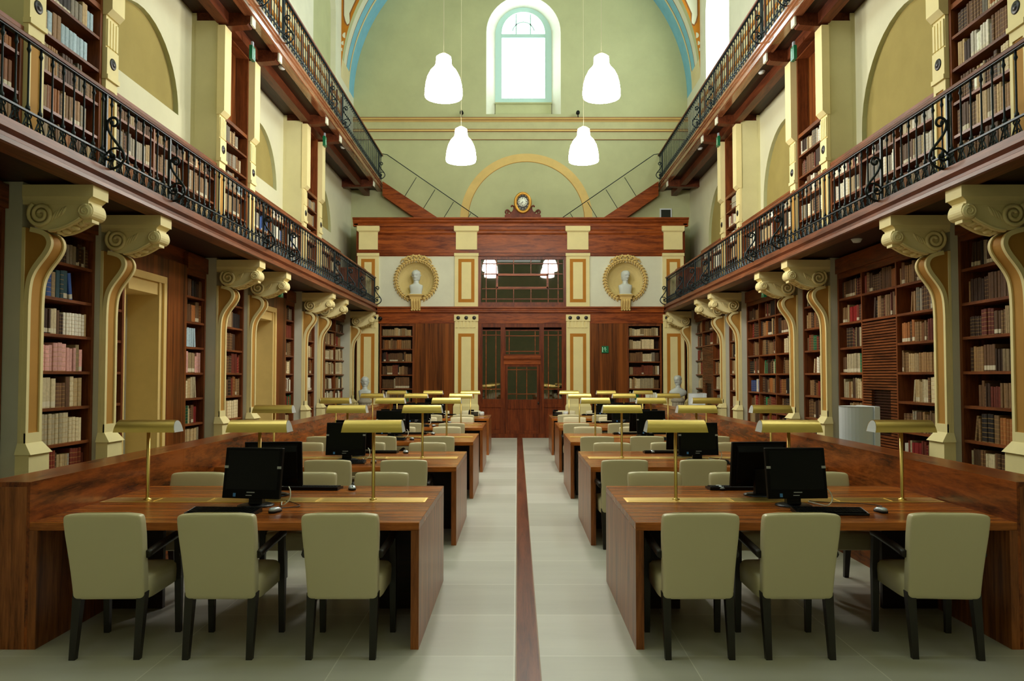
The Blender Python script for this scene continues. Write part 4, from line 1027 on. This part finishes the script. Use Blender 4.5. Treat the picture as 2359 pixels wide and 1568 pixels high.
# ---- computers
def make_monitor():
    t = thing('computer_monitor', 'x', 'monitor', (0, 0, 0), 'computer monitors')
    b = MB(); b.box(-.212, .212, -.028, .006, 0, .345); b.frustum((-.19, .19, .006, .012), (-.19, .19, .006, .012), .02, .325)
    b.prism([(.006, .02), (.045, .06), (.048, .27), (.006, .325)], 'x', -.18, .18)
    b.v = [(x, y+(z-.17)*.16, z+.06) for x, y, z in b.v]; c = b.obj('casing', 'blackm', t, bevel=.004, seg=1)
    def tl(x0, x1, z0, z1, y=-.0285): 
        q = MB(); q.box(x0, x1, y, y+.0005, z0, z1); q.v = [(x, yy+(z-.17)*.16, z+.06) for x, yy, z in q.v]; return q
    tl(-.190, .190, .062, .327).obj('screen', 'glossb', t)
    q = tl(-.130, -.110, .012, .036, -.0292); q.obj('badge', 'stickb', c)['label'] = 'small blue badge'
    q = tl(-.03, .03, .040, .046, -.0292); q.obj('maker_mark', 'stick', c)
    q = tl(-.035, .01, .020, .025, -.0292); q.obj('button_row', 'stick', c)
    for a in (-.212, .182): tl(a, a+.03, .205, .222, -.0292).obj('sticker', 'stick', c)['label'] = 'pale sticker on the bezel'
    b = MB(); b.prism([(.01, 0), (.07, 0), (.07, .02), (.055, .20), (.03, .20), (.02, .03)], 'x', -.05, .05); b.obj('neck', 'black', t)
    b = MB(); b.lathe([(.001, .014), (.10, .012), (.125, .004), (.125, 0)], (0, .03, 0), 24); b.obj('foot', 'black', t)
    return t
def make_keyboard():
    t = thing('keyboard', 'x', 'keyboard', (0, 0, 0), 'computer keyboards')
    b = MB(); b.prism([(-.08, 0), (.08, 0), (.08, .028), (.06, .028), (-.08, .012)], 'x', -.23, .23); b.obj('body', 'black', t, bevel=.002, seg=1)
    b = MB()
    for r in range(5):
        for c in range(19):
            x = -.215+c*.0228; y = -.066+r*.026; z = .012+.016*(y+.08)/.14
            b.box(x, x+.0195, y, y+.021, z, z+.008)
    b.obj('keys', 'blackm', t); return t
def make_mouse():
    t = thing('computer_mouse', 'x', 'mouse', (0, 0, 0), 'computer mice')
    b = MB(); b.loft([sring(0, 0, z, hx, hy, 2.6, 20) for z, hx, hy in [(0, .028, .052), (.006, .031, .056), (.013, .031, .055)]]); b.obj('base', 'black', t)
    b = MB(); b.loft([sring(0, -.004*i, z, hx, hy, 2.4, 20) for i, (z, hx, hy) in enumerate([(.013, .030, .054), (.022, .028, .050), (.030, .023, .040), (.034, .013, .022)])]); b.obj('top_shell', 'silver', t)
    b = MB(); b.ell((0, .028, .031), (.004, .009, .006), 8, 6); b.obj('wheel', 'black', t); return t
mo, kb, ms = make_monitor(), make_keyboard(), make_mouse(); first = {}
def place(src, loc, rz, lab):
    if src.name not in first: first[src.name] = 1; src.location = loc; src.rotation_euler = (0, 0, rz); src['label'] = lab
    else: dup(src, loc, rz, lab)
def cable(pts, r, mat, label):
    b = MB(); b.tube(smooth(pts, 2), r, 6); c = b.obj('cable', mat, None, loc=pts[0]); tag(c, label, 'cable', 'computer cables')
for s in (-1, 1):
    for k in range(5):
        y = YF[k]; x = -1.85 if s < 0 else 1.95; z = TZ+.001
        w = '%s %s desk' % (KN[k], SN[s]); j = RND.uniform
        nx, fx = (x+.0, x-.02) if k else ((-1.845, -1.875) if s < 0 else (1.945, 1.965))
        place(mo, (nx, y+.60, z), {(-1, 0): -.16, (1, 0): .06}.get((s, k), j(-.1, .1)), 'black monitor facing the camera on the %s' % w)
        place(mo, (fx+(0 if k else (.0 if s < 0 else -.11)), y+1.13, z), PI+{(-1, 0): .10, (1, 0): .08}.get((s, k), j(-.1, .1)), 'black monitor turned away from the camera on the %s' % w)
        kx = {(-1, 0): -1.95, (1, 0): 2.07}.get((s, k), nx+.03)
        place(kb, (kx, y+.32, z), {(-1, 0): -.07, (1, 0): -.06}.get((s, k), j(-.08, .08)), 'black keyboard on the near side of the %s' % w)
        place(kb, (fx+(.22 if s < 0 else -.20), y+1.42, z), PI+j(-.06, .06), 'black keyboard on the far side of the %s' % w)
        mx = {(-1, 0): -1.62, (1, 0): 2.43}.get((s, k), nx+.34)
        place(ms, (mx, y+.36, z), {(-1, 0): -.35, (1, 0): .25}.get((s, k), j(-.4, .4)), 'silver mouse on the near side of the %s' % w)
        place(ms, (fx-.34 if s > 0 else fx+.55, y+1.38, z), PI+.3, 'silver mouse on the far side of the %s' % w)
        zc = z+.006
        cable([(mx, y+.42, zc+.012), (mx+.03, y+.50, zc), (mx+.12, y+.56, zc), (mx+.06, y+.66, zc), (nx+.22, y+.74, zc), (nx+.17, y+.79, zc)], .003, 'cable', 'thin black mouse cable trailing behind the monitor on the %s' % w)
        cable([(nx+.225, y+.66, zc+.12), (nx+.25, y+.62, zc+.10), (nx+.26, y+.58, zc+.04), (nx+.21, y+.55, zc), (nx+.18, y+.64, zc), (nx+.15, y+.75, zc)], .0045, 'cablew', 'white cable looping beside the near monitor on the %s' % w)
    t = thing('desk_telephone', 'small dark and pale desk appliance by the aisle on the farthest %s desk' % SN[s], 'telephone', ((-.98 if s < 0 else .95), YF[4]+1.1, TZ), 'desk appliances')
    px, py = t.location.x, t.location.y
    b = MB(); b.prism([(py-.10, TZ), (py+.10, TZ), (py+.10, TZ+.09), (py-.10, TZ+.03)], 'x', px-.14, px+.08); b.obj('body', 'black', t)
    b = MB(); b.tube([(px-.12, py-.02, TZ+.085), (px-.12, py+.09, TZ+.12), (px-.02, py+.1, TZ+.12)], .02, 8); b.obj('handset', 'blackm', t)
    b = MB(); b.lathe([(.06, 0), (.06, .09), (.04, .1)], (px+.16, py, TZ), 12); b.obj('pale_drum', 'whitep', t)
# ---- white units behind the right partition
for y, z, w, nm in ((9.25, 1.33, .215, 'nearest'), (17.45, 1.30, .18, 'farthest')):
    x = 4.12; t = thing('air_purifier', 'tall white rounded floor unit behind the right partition, %s of the two' % nm, 'air purifier', (x, y, 0), 'white floor units')
    pts = [(x+.06, y-w), (x+.06, y+w), (x-.02, y+w)]+[(x-.02+.22*math.cos(a), y+w*math.sin(a)) for a in [PI/2+PI*i/16 for i in range(1, 16)]]+[(x-.02, y-w)]
    b = MB(); b.prism([(p[0], p[1]) for p in pts], 'z', .06, z, 0, False); o = b.obj('housing', 'whitep', t, bevel=.006, seg=1)
    b = MB(); b.box(x+.06, x+.125, y-w-.03, y+w+.03, .06, z+.004); b.obj('back_plate', 'enamel', t, bevel=.004, seg=1)
    b = MB(); b.box(x-.15, x+.11, y-w*.8, y+w*.8, 0, .06); b.obj('plinth', 'blackm', t)
    b = MB(); b.box(x+.125, x+.14, y-w*.7, y+w*.7, .3, 1.1); b.obj('rear_grille', 'silver', t)
# ---- pendants
def make_pendant():
    t = thing('pendant_lamp', 'x', 'lamp', (0, 0, 0), 'glowing pendant lamps')
    b = MB(); b.lathe([(.0, .64), (.08, .638), (.108, .615), (.113, .56), (.115, .51), (.135, .47), (.19, .41), (.235, .32), (.262, .22), (.274, .12), (.276, .06), (.268, .025), (.20, .005), (0, 0)], (0, 0, 0), 20); b.obj('lamp_shade', 'shade', t)
    b = MB(); b.lathe([(.05, .64), (.05, .665), (.012, .68), (.004, .70), (.004, 9.2)], (0, 0, 0), 8); b.obj('flex', 'cord', t)
    return t
pd = make_pendant(); used = False
for y, z, nm in ((11.05, 5.72, 'nearer'), (13.9, 5.58, 'farther')):
    for s, x in ((-1, -1.075), (1, 1.225)):
        if y > 13: x = -1.03 if s < 0 else 1.21
        lab = 'glowing white bell shaped pendant lamp, %s one on the %s' % (nm, SN[s])
        if not used: pd.location = (x, y, z); pd['label'] = lab; used = True
        else:
            q = dup(pd, (x, y, z), 0, lab)
            if y > 13:
                for c_ in q.children:
                    if c_.name.startswith('lamp_shade'):
                        c_.data = c_.data.copy(); c_.data.materials[0] = M_['shade_far']
# ---- exit signs, detectors
def sign(loc, sz, lab, axis):
    t = thing('exit_sign', lab, 'sign', loc, 'green exit signs'); x, y, z = loc
    b = MB(); b.box(x-sz[0]/2, x+sz[0]/2, y-sz[1]/2, y+sz[1]/2, z-sz[2]/2, z+sz[2]/2); b.obj('plate', 'exit', t)
    b = MB(); a = sz[0 if axis == 'y' else 1]
    q0 = y-sz[1]/2-.002 if axis == 'y' else None
    if axis == 'y':
        b.ell((x-.02*a, q0, z+.28*sz[2]), (.08*a, .002, .08*a), 8, 4); b.tube([(x+.05*a, q0, z+.18*sz[2]), (x-.02*a, q0, z-.05*sz[2]), (x+.12*a, q0, z-.3*sz[2])], .035*a, 4); b.tube([(x-.25*a, q0, z+.05*sz[2]), (x, q0, z+.12*sz[2]), (x+.2*a, q0, z)], .03*a, 4); b.box(x-.42*a, x-.32*a, q0-.001, q0+.001, z-.35*sz[2], z+.35*sz[2])
    else:
        for q0 in (x-sz[0]/2-.002, x+sz[0]/2+.002):
            b.ell((q0, y, z+.28*sz[2]), (.002, .08*a, .08*a), 8, 4); b.tube([(q0, y, z+.18*sz[2]), (q0, y-.05*a, z-.05*sz[2]), (q0, y+.12*a, z-.3*sz[2])], .035*a, 4)
    b.obj('running_figure', 'exitw', t)
    if axis != 'y':
        b = MB(); b.box(x-.015, x+.015, y-.03, y+.03, z+sz[2]/2, z+sz[2]/2+.08); b.obj('hanger', 'silver', t)
    return t
sign((2.41, YS-.03, 2.42), (.19, .03, .19), 'small green exit sign on the walnut panel right of the glazed door', 'y')
for s in (-1, 1):
    f = side(s)
    for y, nm in ((12.2, 'nearest'), (16.85, 'farthest')): sign(f((4.36, y, 6.88)), (.05, .15, .22), 'green exit sign hanging under the %s upper gallery, %s of two' % (SN[s], nm), 'x')
    sign(f((4.45, 14.1, 3.24)), (.05, .16, .20), 'green exit sign hanging under the lower gallery on the %s' % SN[s], 'x')
for k, (x, y, z, nm) in enumerate(((4.42, 9.95, 3.475, 'lower gallery, right wall'), (-4.22, 13.6, 7.235, 'upper gallery, left, nearer'), (-4.22, 18.4, 7.235, 'upper gallery, left, farther'), (4.44, 13.8, 7.235, 'upper gallery, right, nearer'), (4.44, 18.5, 7.235, 'upper gallery, right, farther'))):
    t = thing('smoke_detector', 'small white smoke detector under the %s' % nm, 'smoke detector', (x, y, z), 'smoke detectors')
    b = MB(); b.lathe([(.06, 0), (.06, -.02), (.045, -.045), (0, -.05)], (x, y, z), 16); b.obj('head', 'whitep', t)
    b = MB(); b.lathe([(.07, 0), (.07, -.008), (.06, -.008)], (x, y, z), 16); b.obj('base', 'enamel', t)

# ---- tied parcel of papers on an upper gallery shelf
f = side(1); t = thing('paper_bundle', 'bulky tied bundle of grey papers on the third tall right gallery bookcase', 'bundle', f((4.72, 16.75, 5.381)))
b = MB(f); b.loft([[(4.68+.11*math.copysign(abs(math.cos(a))**.5, math.cos(a))*k+.10, 16.78+.24*math.copysign(abs(math.sin(a))**.5, math.sin(a))*k, 5.381+z) for a in [2*PI*(j+.5)/16 for j in range(16)]] for z, k in ((0, .95), (.04, 1.03), (.12, 1.0), (.22, 1.04), (.27, .96), (.285, .7))]); b.obj('papers', 'stone', t)
b = MB(f); b.tube([(4.66, 16.54, 5.50), (4.66, 17.02, 5.52), (4.90, 17.03, 5.52), (4.90, 16.53, 5.50)], .008, 5, 0, True); b.obj('tie', 'cord', t)
# ================================================================== books
P_ = {
 'brown': (104, 72, 44), 'dark brown': (70, 46, 30), 'tan': (140, 106, 68), 'buff': (172, 146, 104), 'cream': (208, 190, 150), 'ivory': (234, 226, 204),
 'reddish': (112, 46, 28), 'red': (142, 30, 26), 'pink': (222, 164, 152), 'grey-blue': (150, 170, 178), 'teal': (44, 84, 92), 'blue': (44, 74, 132), 'green': (36, 104, 66), 'grey': (142, 132, 114), 'black': (40, 32, 28), 'orange': (150, 92, 44)}
W_ = {
 'leather': [('brown', 5), ('dark brown', 4), ('tan', 3), ('black', 2), ('reddish', 2), ('buff', 1), ('orange', 1)],
 'leatherlight': [('brown', 3), ('tan', 4), ('buff', 3), ('grey', 2), ('dark brown', 2), ('orange', 1), ('cream', 1)],
 'red': [('red', 3), ('reddish', 3), ('brown', 3), ('dark brown', 2), ('tan', 2), ('green', 1), ('buff', 1)],
 'vellum': [('cream', 5), ('buff', 4), ('tan', 1), ('brown', 1)],
 'mixed': [('cream', 3), ('buff', 3), ('brown', 3), ('reddish', 1), ('green', 1), ('dark brown', 2), ('ivory', 1), ('red', 1)],
 'white': [('ivory', 6), ('cream', 3), ('brown', 3), ('buff', 3), ('dark brown', 2), ('grey', 2), ('reddish', 1)],
 'pink': [('pink', 9), ('buff', 1)], 'grey-blue': [('grey-blue', 8), ('grey', 2)], 'teal': [('teal', 5), ('blue', 1), ('buff', 1)],
 'grey': [('grey', 5), ('grey-blue', 3), ('buff', 2), ('tan', 2), ('black', 1)], 'darkold': [('dark brown', 5), ('brown', 3), ('black', 3), ('grey', 1)],
 'gilt': [('orange', 4), ('tan', 3), ('brown', 3), ('reddish', 1)],
 'blue': [('blue', 4), ('ivory', 2), ('grey', 2), ('brown', 2), ('teal', 1)]}
def style(key, row, col):
    a, s, kind, i = key
    if a == 'low' and s < 0:
        if kind == 'narrow': return [['darkold', 'teal', 'mixed', 'pink', 'vellum', 'vellum', 'mixed', 'darkold'], ['darkold', 'grey', 'leather', 'mixed', 'leather', 'vellum', 'mixed', 'leather'], ['leather', 'red', 'vellum', 'leather', 'mixed', 'leather', 'white', 'leather']][i][row]
        if kind in ('slim', 'far') : return [['darkold', 'leatherlight', 'grey-blue', 'pink', 'vellum', 'mixed', 'vellum', 'mixed'], ['darkold', 'leather', 'leather', 'leatherlight', 'white', 'red', 'vellum', 'mixed']][i][row]
        if kind == 'edge': return ['darkold', 'red', 'vellum', 'vellum', 'grey', 'grey', 'vellum', 'blue'][row]
        return ['darkold', 'red', 'vellum', 'vellum', 'mixed', 'white', 'red', 'mixed'][row]
    if a == 'low':
        if kind == 'narrow': return [['darkold', 'leather', 'leather', 'leather', 'leather', 'leather', 'leatherlight', 'mixed'], ['red', 'leather', 'red', 'white', 'leather', 'leather', 'leather', 'mixed'], ['leather', 'red', 'leather', 'leather', 'vellum', 'vellum', 'mixed', 'mixed']][i][row]
        r = [['leather', 'red', 'mixed', 'mixed', 'vellum', 'leatherlight', 'mixed', 'mixed'], ['leather', 'leather', 'gilt', 'leatherlight', 'leather', 'leather', 'mixed', 'mixed'], ['leather', 'leatherlight', 'gilt', 'leatherlight', 'vellum', 'leatherlight', 'mixed', 'mixed']]
        if i in (0, 2): r = [['leather', 'red', 'leather', 'leather', 'blue', 'red', 'mixed', 'mixed'], ['leather', 'leather', 'leather', 'mixed', 'leather', 'red', 'leather', 'mixed'], ['leather', 'leather', 'vellum', 'leather', 'leather', 'leather', 'leather', 'mixed']]
        return r[col][row]
    if a == 'mid':
        if kind == 'tall': return (['grey', 'grey', 'leatherlight', 'leatherlight', 'leather'] if s < 0 else ['leatherlight', 'white', 'white', 'leatherlight', 'leather'])[row] if i != 1 else (['leatherlight', 'leatherlight', 'grey', 'leatherlight', 'leatherlight'] if s < 0 else ['white', 'red', 'white', 'white', 'leatherlight'])[row]
        if s > 0: return ['white', 'white', 'leatherlight'][row]
        return [['gilt', 'gilt', 'leather'], ['leatherlight', 'leatherlight', 'leatherlight'], ['white', 'blue', 'white'], ['vellum', 'vellum', 'leatherlight']][i][row]
    return ['vellum', 'gilt', 'leather', 'leather', 'vellum', 'mixed', 'leather', 'mixed'][row] if s < 0 else ['vellum', 'vellum', 'leatherlight', 'white', 'vellum', 'mixed', 'mixed', 'mixed'][row]
def case_name(key, col, ncol):
    a, s, kind, i = key; sd = SN[s]; n = NAMES[i] if i < 4 else ''
    cw = '' if ncol == 1 else ' '+({3: ['left', 'middle', 'right'], 2: ['left', 'right']}[ncol][col])+' column'
    if a == 'low':
        if kind == 'narrow': return '%s %s bookcase between brackets' % (n, sd)
        if kind == 'edge': return 'bookcase at left photo edge'
        if kind == 'slim': return 'slim case left of %s doorway' % n
        if kind == 'far': return 'case beyond %s walnut panel' % n
        if kind == 'two': return 'farthest left case'+cw
        return '%s wide right case' % NAMES[i]+cw
    if a == 'mid': return ('%s tall %s gallery case' if kind == 'tall' else '%s low %s gallery case') % (n, sd)+cw
    return 'end screen case at '+sd
def unit_book():
    b = MB(); t = .10
    sp = [(-.5, .05), (-.44, .018), (-.25, .003), (0, 0), (.25, .003), (.44, .018), (.5, .05)]
    out = sp+[(.5, 1), (.5-t, 1), (.5-t, .10), (-.5+t, .10), (-.5+t, 1), (-.5, 1)]
    n = len(out)
    b.prism(out, 'z', 0, 1, 0); b.box(-.5+t, .5-t, .10, .97, .012, .975, 1)
    return b
UB = unit_book()
def uvs(me):
    uv = me.uv_layers.new(name='UVMap')
    return uv
ubm = UB.mesh('book', ['bookobj', 'paper'])
uvl = ubm.uv_layers.new(name='UVMap')
for p in ubm.polygons:
    for li in p.loop_indices:
        v = ubm.vertices[ubm.loops[li].vertex_index].co; uvl.data[li].uv = (v.y*.99, v.z)
BOOKS = []
rb = random.Random(5)
for cell in CELLS:
    key, mp = cell['key'], cell['mp']
    colv = cell['ncol']-1-cell['col'] if cell['flip'] else cell['col']
    st = style(key, cell['row'], colv); pal = W_[st]
    L = cell['u1']-cell['u0']; u = cell['u0']+.004; frac = rb.choice([1, 1, 1, .94, .86, .72, 1]); end = cell['u0']+L*frac
    set_c = None; set_n = 0; items = []
    hbase = cell['h']*rb.uniform(.70, .86); big = key[0] == 'low' and key[2] in ('narrow', 'slim', 'far', 'edge') and st in ('pink', 'grey-blue', 'vellum', 'teal')
    big = big or st in ('grey', 'pink')
    v0 = rb.uniform(.022, .04)
    while True:
        if set_n <= 0:
            names = [p for p, w in pal for _ in range(w)]; set_c = rb.choice(names); set_n = rb.choice([1, 1, 1, 1, 2, 2, 3, 4, 8])
            th0 = rb.uniform(.050, .082) if big else rb.uniform(.024, .056); hh0 = min(cell['h']*.94, hbase*rb.uniform(.86, 1.14)); al0 = rb.choice([.1, .1, .5, .5, .5, .9]); dep0 = rb.uniform(.16, .24)
            kb_ = rb.uniform(.78, 1.12); base0 = tuple(max(6, x*kb_) for x in P_[set_c])
        th = th0*rb.uniform(.94, 1.06)
        if u+th > end: break
        kc = rb.uniform(.92, 1.07); c = tuple(min(250, x*kc) for x in base0)
        lean = 0
        items.append([u+th/2, th-.0015, hh0*rb.uniform(.975, 1.015), min(dep0, cell['depth']-.06), v0+rb.uniform(0, .012), set_c, c, al0, lean])
        u += th; set_n -= 1
    if items and frac < .9 and rb.random() < .6:
        it = items[-1]; th, hgt = it[1], it[2]; a = rb.uniform(.10, .2)
        if it[0]+hgt*math.sin(a)+th < cell['u1']: it[8] = a; it[0] += hgt*math.sin(a)*.98+.002
    n = len(items)
    for i, it in enumerate(items):
        BOOKS.append(dict(cell=cell, idx=(n-1-i if cell['flip'] else i), n=n, colv=colv, it=it))
# which books the camera sees, and how large
CAMH = 1.69; F = 1769.; PPX, PPY = 1192., 806.; PITCH = math.atan(60/1769.)
def project(p):
    c, s_ = math.cos(PITCH), math.sin(PITCH); y, z = p[1], p[2]-CAMH
    D = y*c+z*s_; u = -y*s_+z*c
    return (PPX+F*p[0]/D, PPY-F*u/D) if D > .1 else None
bpy.context.view_layer.update(); DG = bpy.context.evaluated_depsgraph_get(); CAM = Vector((0, 0, CAMH))
def seen(p):
    d = Vector(p)-CAM; L = d.length; d.normalize(); o = CAM.copy(); run = 0.
    for _ in range(6):                                # thin iron bars do not hide a book
        hit, loc, nor, ix, ob, mt = S.ray_cast(DG, o, d, distance=L-run-.01)
        if not hit: return True
        if ob.name.split('.')[0] not in ('baluster', 'scrollwork', 'scroll_bracket', 'post', 'bottom_rail', 'top_rail', 'flex', 'far_baluster'): return False
        run = (loc-CAM).length+.004; o = CAM+d*run
        if run > L-.01: return True
    return True
def frame(bk):
    c = bk['cell']; u, th, h, dep, v, cn, colr, al, lean = bk['it']; mp = c['mp']; z = c['z']+.001
    o = Vector(mp((u, v, z)))
    d_dep = Vector(mp((u, v+1, z)))-o; d_u = Vector(mp((u+1, v, z)))-o
    R0 = Matrix((( -d_dep.cross(Vector((0, 0, 1))).x*-1, d_dep.x, 0), (-d_dep.cross(Vector((0, 0, 1))).y*-1, d_dep.y, 0), (0, 0, 1)))
    ux = Vector((d_dep.y, -d_dep.x, 0))               # local x with local y pointing into the shelf
    sg = 1 if ux.dot(d_u) > 0 else -1
    R = Matrix(((ux.x, d_dep.x, 0), (ux.y, d_dep.y, 0), (0, 0, 1)))
    if lean: R = R @ Matrix.Rotation(-lean*sg, 3, 'Y')
    if lean: o = o+d_u*(-th*.0)+Vector((0, 0, th*.5*math.sin(lean)))
    return o, R, Vector((th, dep, h)), d_u
for bk in BOOKS:
    o, R, sc, du = frame(bk); bk['fr'] = (o, R, sc)
    cs = [project(o+du*(a*sc.x)+Vector((0, 0, b_*sc.z))) for a, b_ in ((-.5, 0), (.5, 0), (.5, 1), (-.5, 1))]
    bk['vis'] = 0.
    if all(cs):
        xs = [min(2359, max(0, q[0])) for q in cs]; ys = [min(1568, max(0, q[1])) for q in cs]
        A = .5*abs(sum(xs[i]*ys[(i+1) % 4]-xs[(i+1) % 4]*ys[i] for i in range(4)))
        if A > 4:
            m = o+Vector((0, 0, sc.z*.5)); k = sum(seen(m+Vector((0, 0, q*sc.z))-R @ Vector((0, .004, 0))) for q in (-.35, 0, .35))
            bk['vis'] = A*k/3.
BOOKS.sort(key=lambda q: -q['vis'])
top = [q for q in BOOKS[:300] if q['vis'] > 0]
for bk in top:
    o, R, sc = bk['fr']; c = bk['cell']; cn, colr, al = bk['it'][5:8]
    ob = bpy.data.objects.new('book', ubm); COL.objects.link(ob)
    ob.location = o; ob.rotation_euler = R.to_euler(); ob.scale = sc; l = lin(colr); ob.color = (l[0], l[1], l[2], al)
    nm = ('%s book, %s from left, %s shelf down, %s' % (cn, ordn(bk['idx']), ordn(c['row']), case_name(c['key'], bk['colv'], c['ncol'])))
    tag(ob, nm, 'book', 'books on the library shelves')
rest = BOOKS[len(top):]
vs, fs, mi, cols, uvd = [], [], [], [], []
UBV = [Vector(v) for v in UB.v]
for bk in rest:
    o, R, sc = bk['fr']; l = lin(bk['it'][6]); al = bk['it'][7]; k = len(vs)
    for v in UBV: vs.append(tuple(o+R @ Vector((v.x*sc.x, v.y*sc.y, v.z*sc.z)))); cols.append((l[0], l[1], l[2], al)); uvd.append((v.y*.99, v.z))
    for f_, m in zip(UB.f, UB.m): fs.append(tuple(k+i for i in f_)); mi.append(m)
me = bpy.data.meshes.new('books'); me.from_pydata(vs, [], fs); me.materials.append(M_['bookall']); me.materials.append(M_['paper']); me.polygons.foreach_set('material_index', mi)
at = me.color_attributes.new('Col', 'FLOAT_COLOR', 'POINT'); at.data.foreach_set('color', [x for c in cols for x in c])
ul = me.uv_layers.new(name='UVMap'); vi = [0]*len(me.loops); me.loops.foreach_get('vertex_index', vi); ul.data.foreach_set('uv', [x for i in vi for x in uvd[i]])
ob = bpy.data.objects.new('distant_books', me); COL.objects.link(ob); ob['kind'] = 'stuff'; tag(ob, 'remaining rows of old books filling the farther wall and gallery shelves', 'books')
print('BOOKS', len(BOOKS), 'top', len(top), 'smallest', top[-1]['vis'], 'objects', len(bpy.data.objects))

# ================================================================== light, camera, colour management
w = bpy.data.worlds.new('World'); S.world = w; w.use_nodes = True
w.node_tree.nodes['Background'].inputs[0].default_value = (.6, .75, .9, 1); w.node_tree.nodes['Background'].inputs[1].default_value = .3
cam = bpy.data.cameras.new('camera'); co = bpy.data.objects.new('camera', cam); COL.objects.link(co)
cam.sensor_fit = 'HORIZONTAL'; cam.sensor_width = 36.; cam.lens = 36.*F/2359.
cam.shift_x = -(PPX-1179.5)/2359.; cam.shift_y = (PPY-784.)/2359.
co.location = CAM; co.rotation_euler = (PI/2+PITCH, 0, 0); cam.clip_end = 200; cam.clip_start = .05
S.camera = co
v = S.view_settings; v.view_transform = 'Standard'; v.look = 'None'; v.exposure = .16; v.gamma = 1.
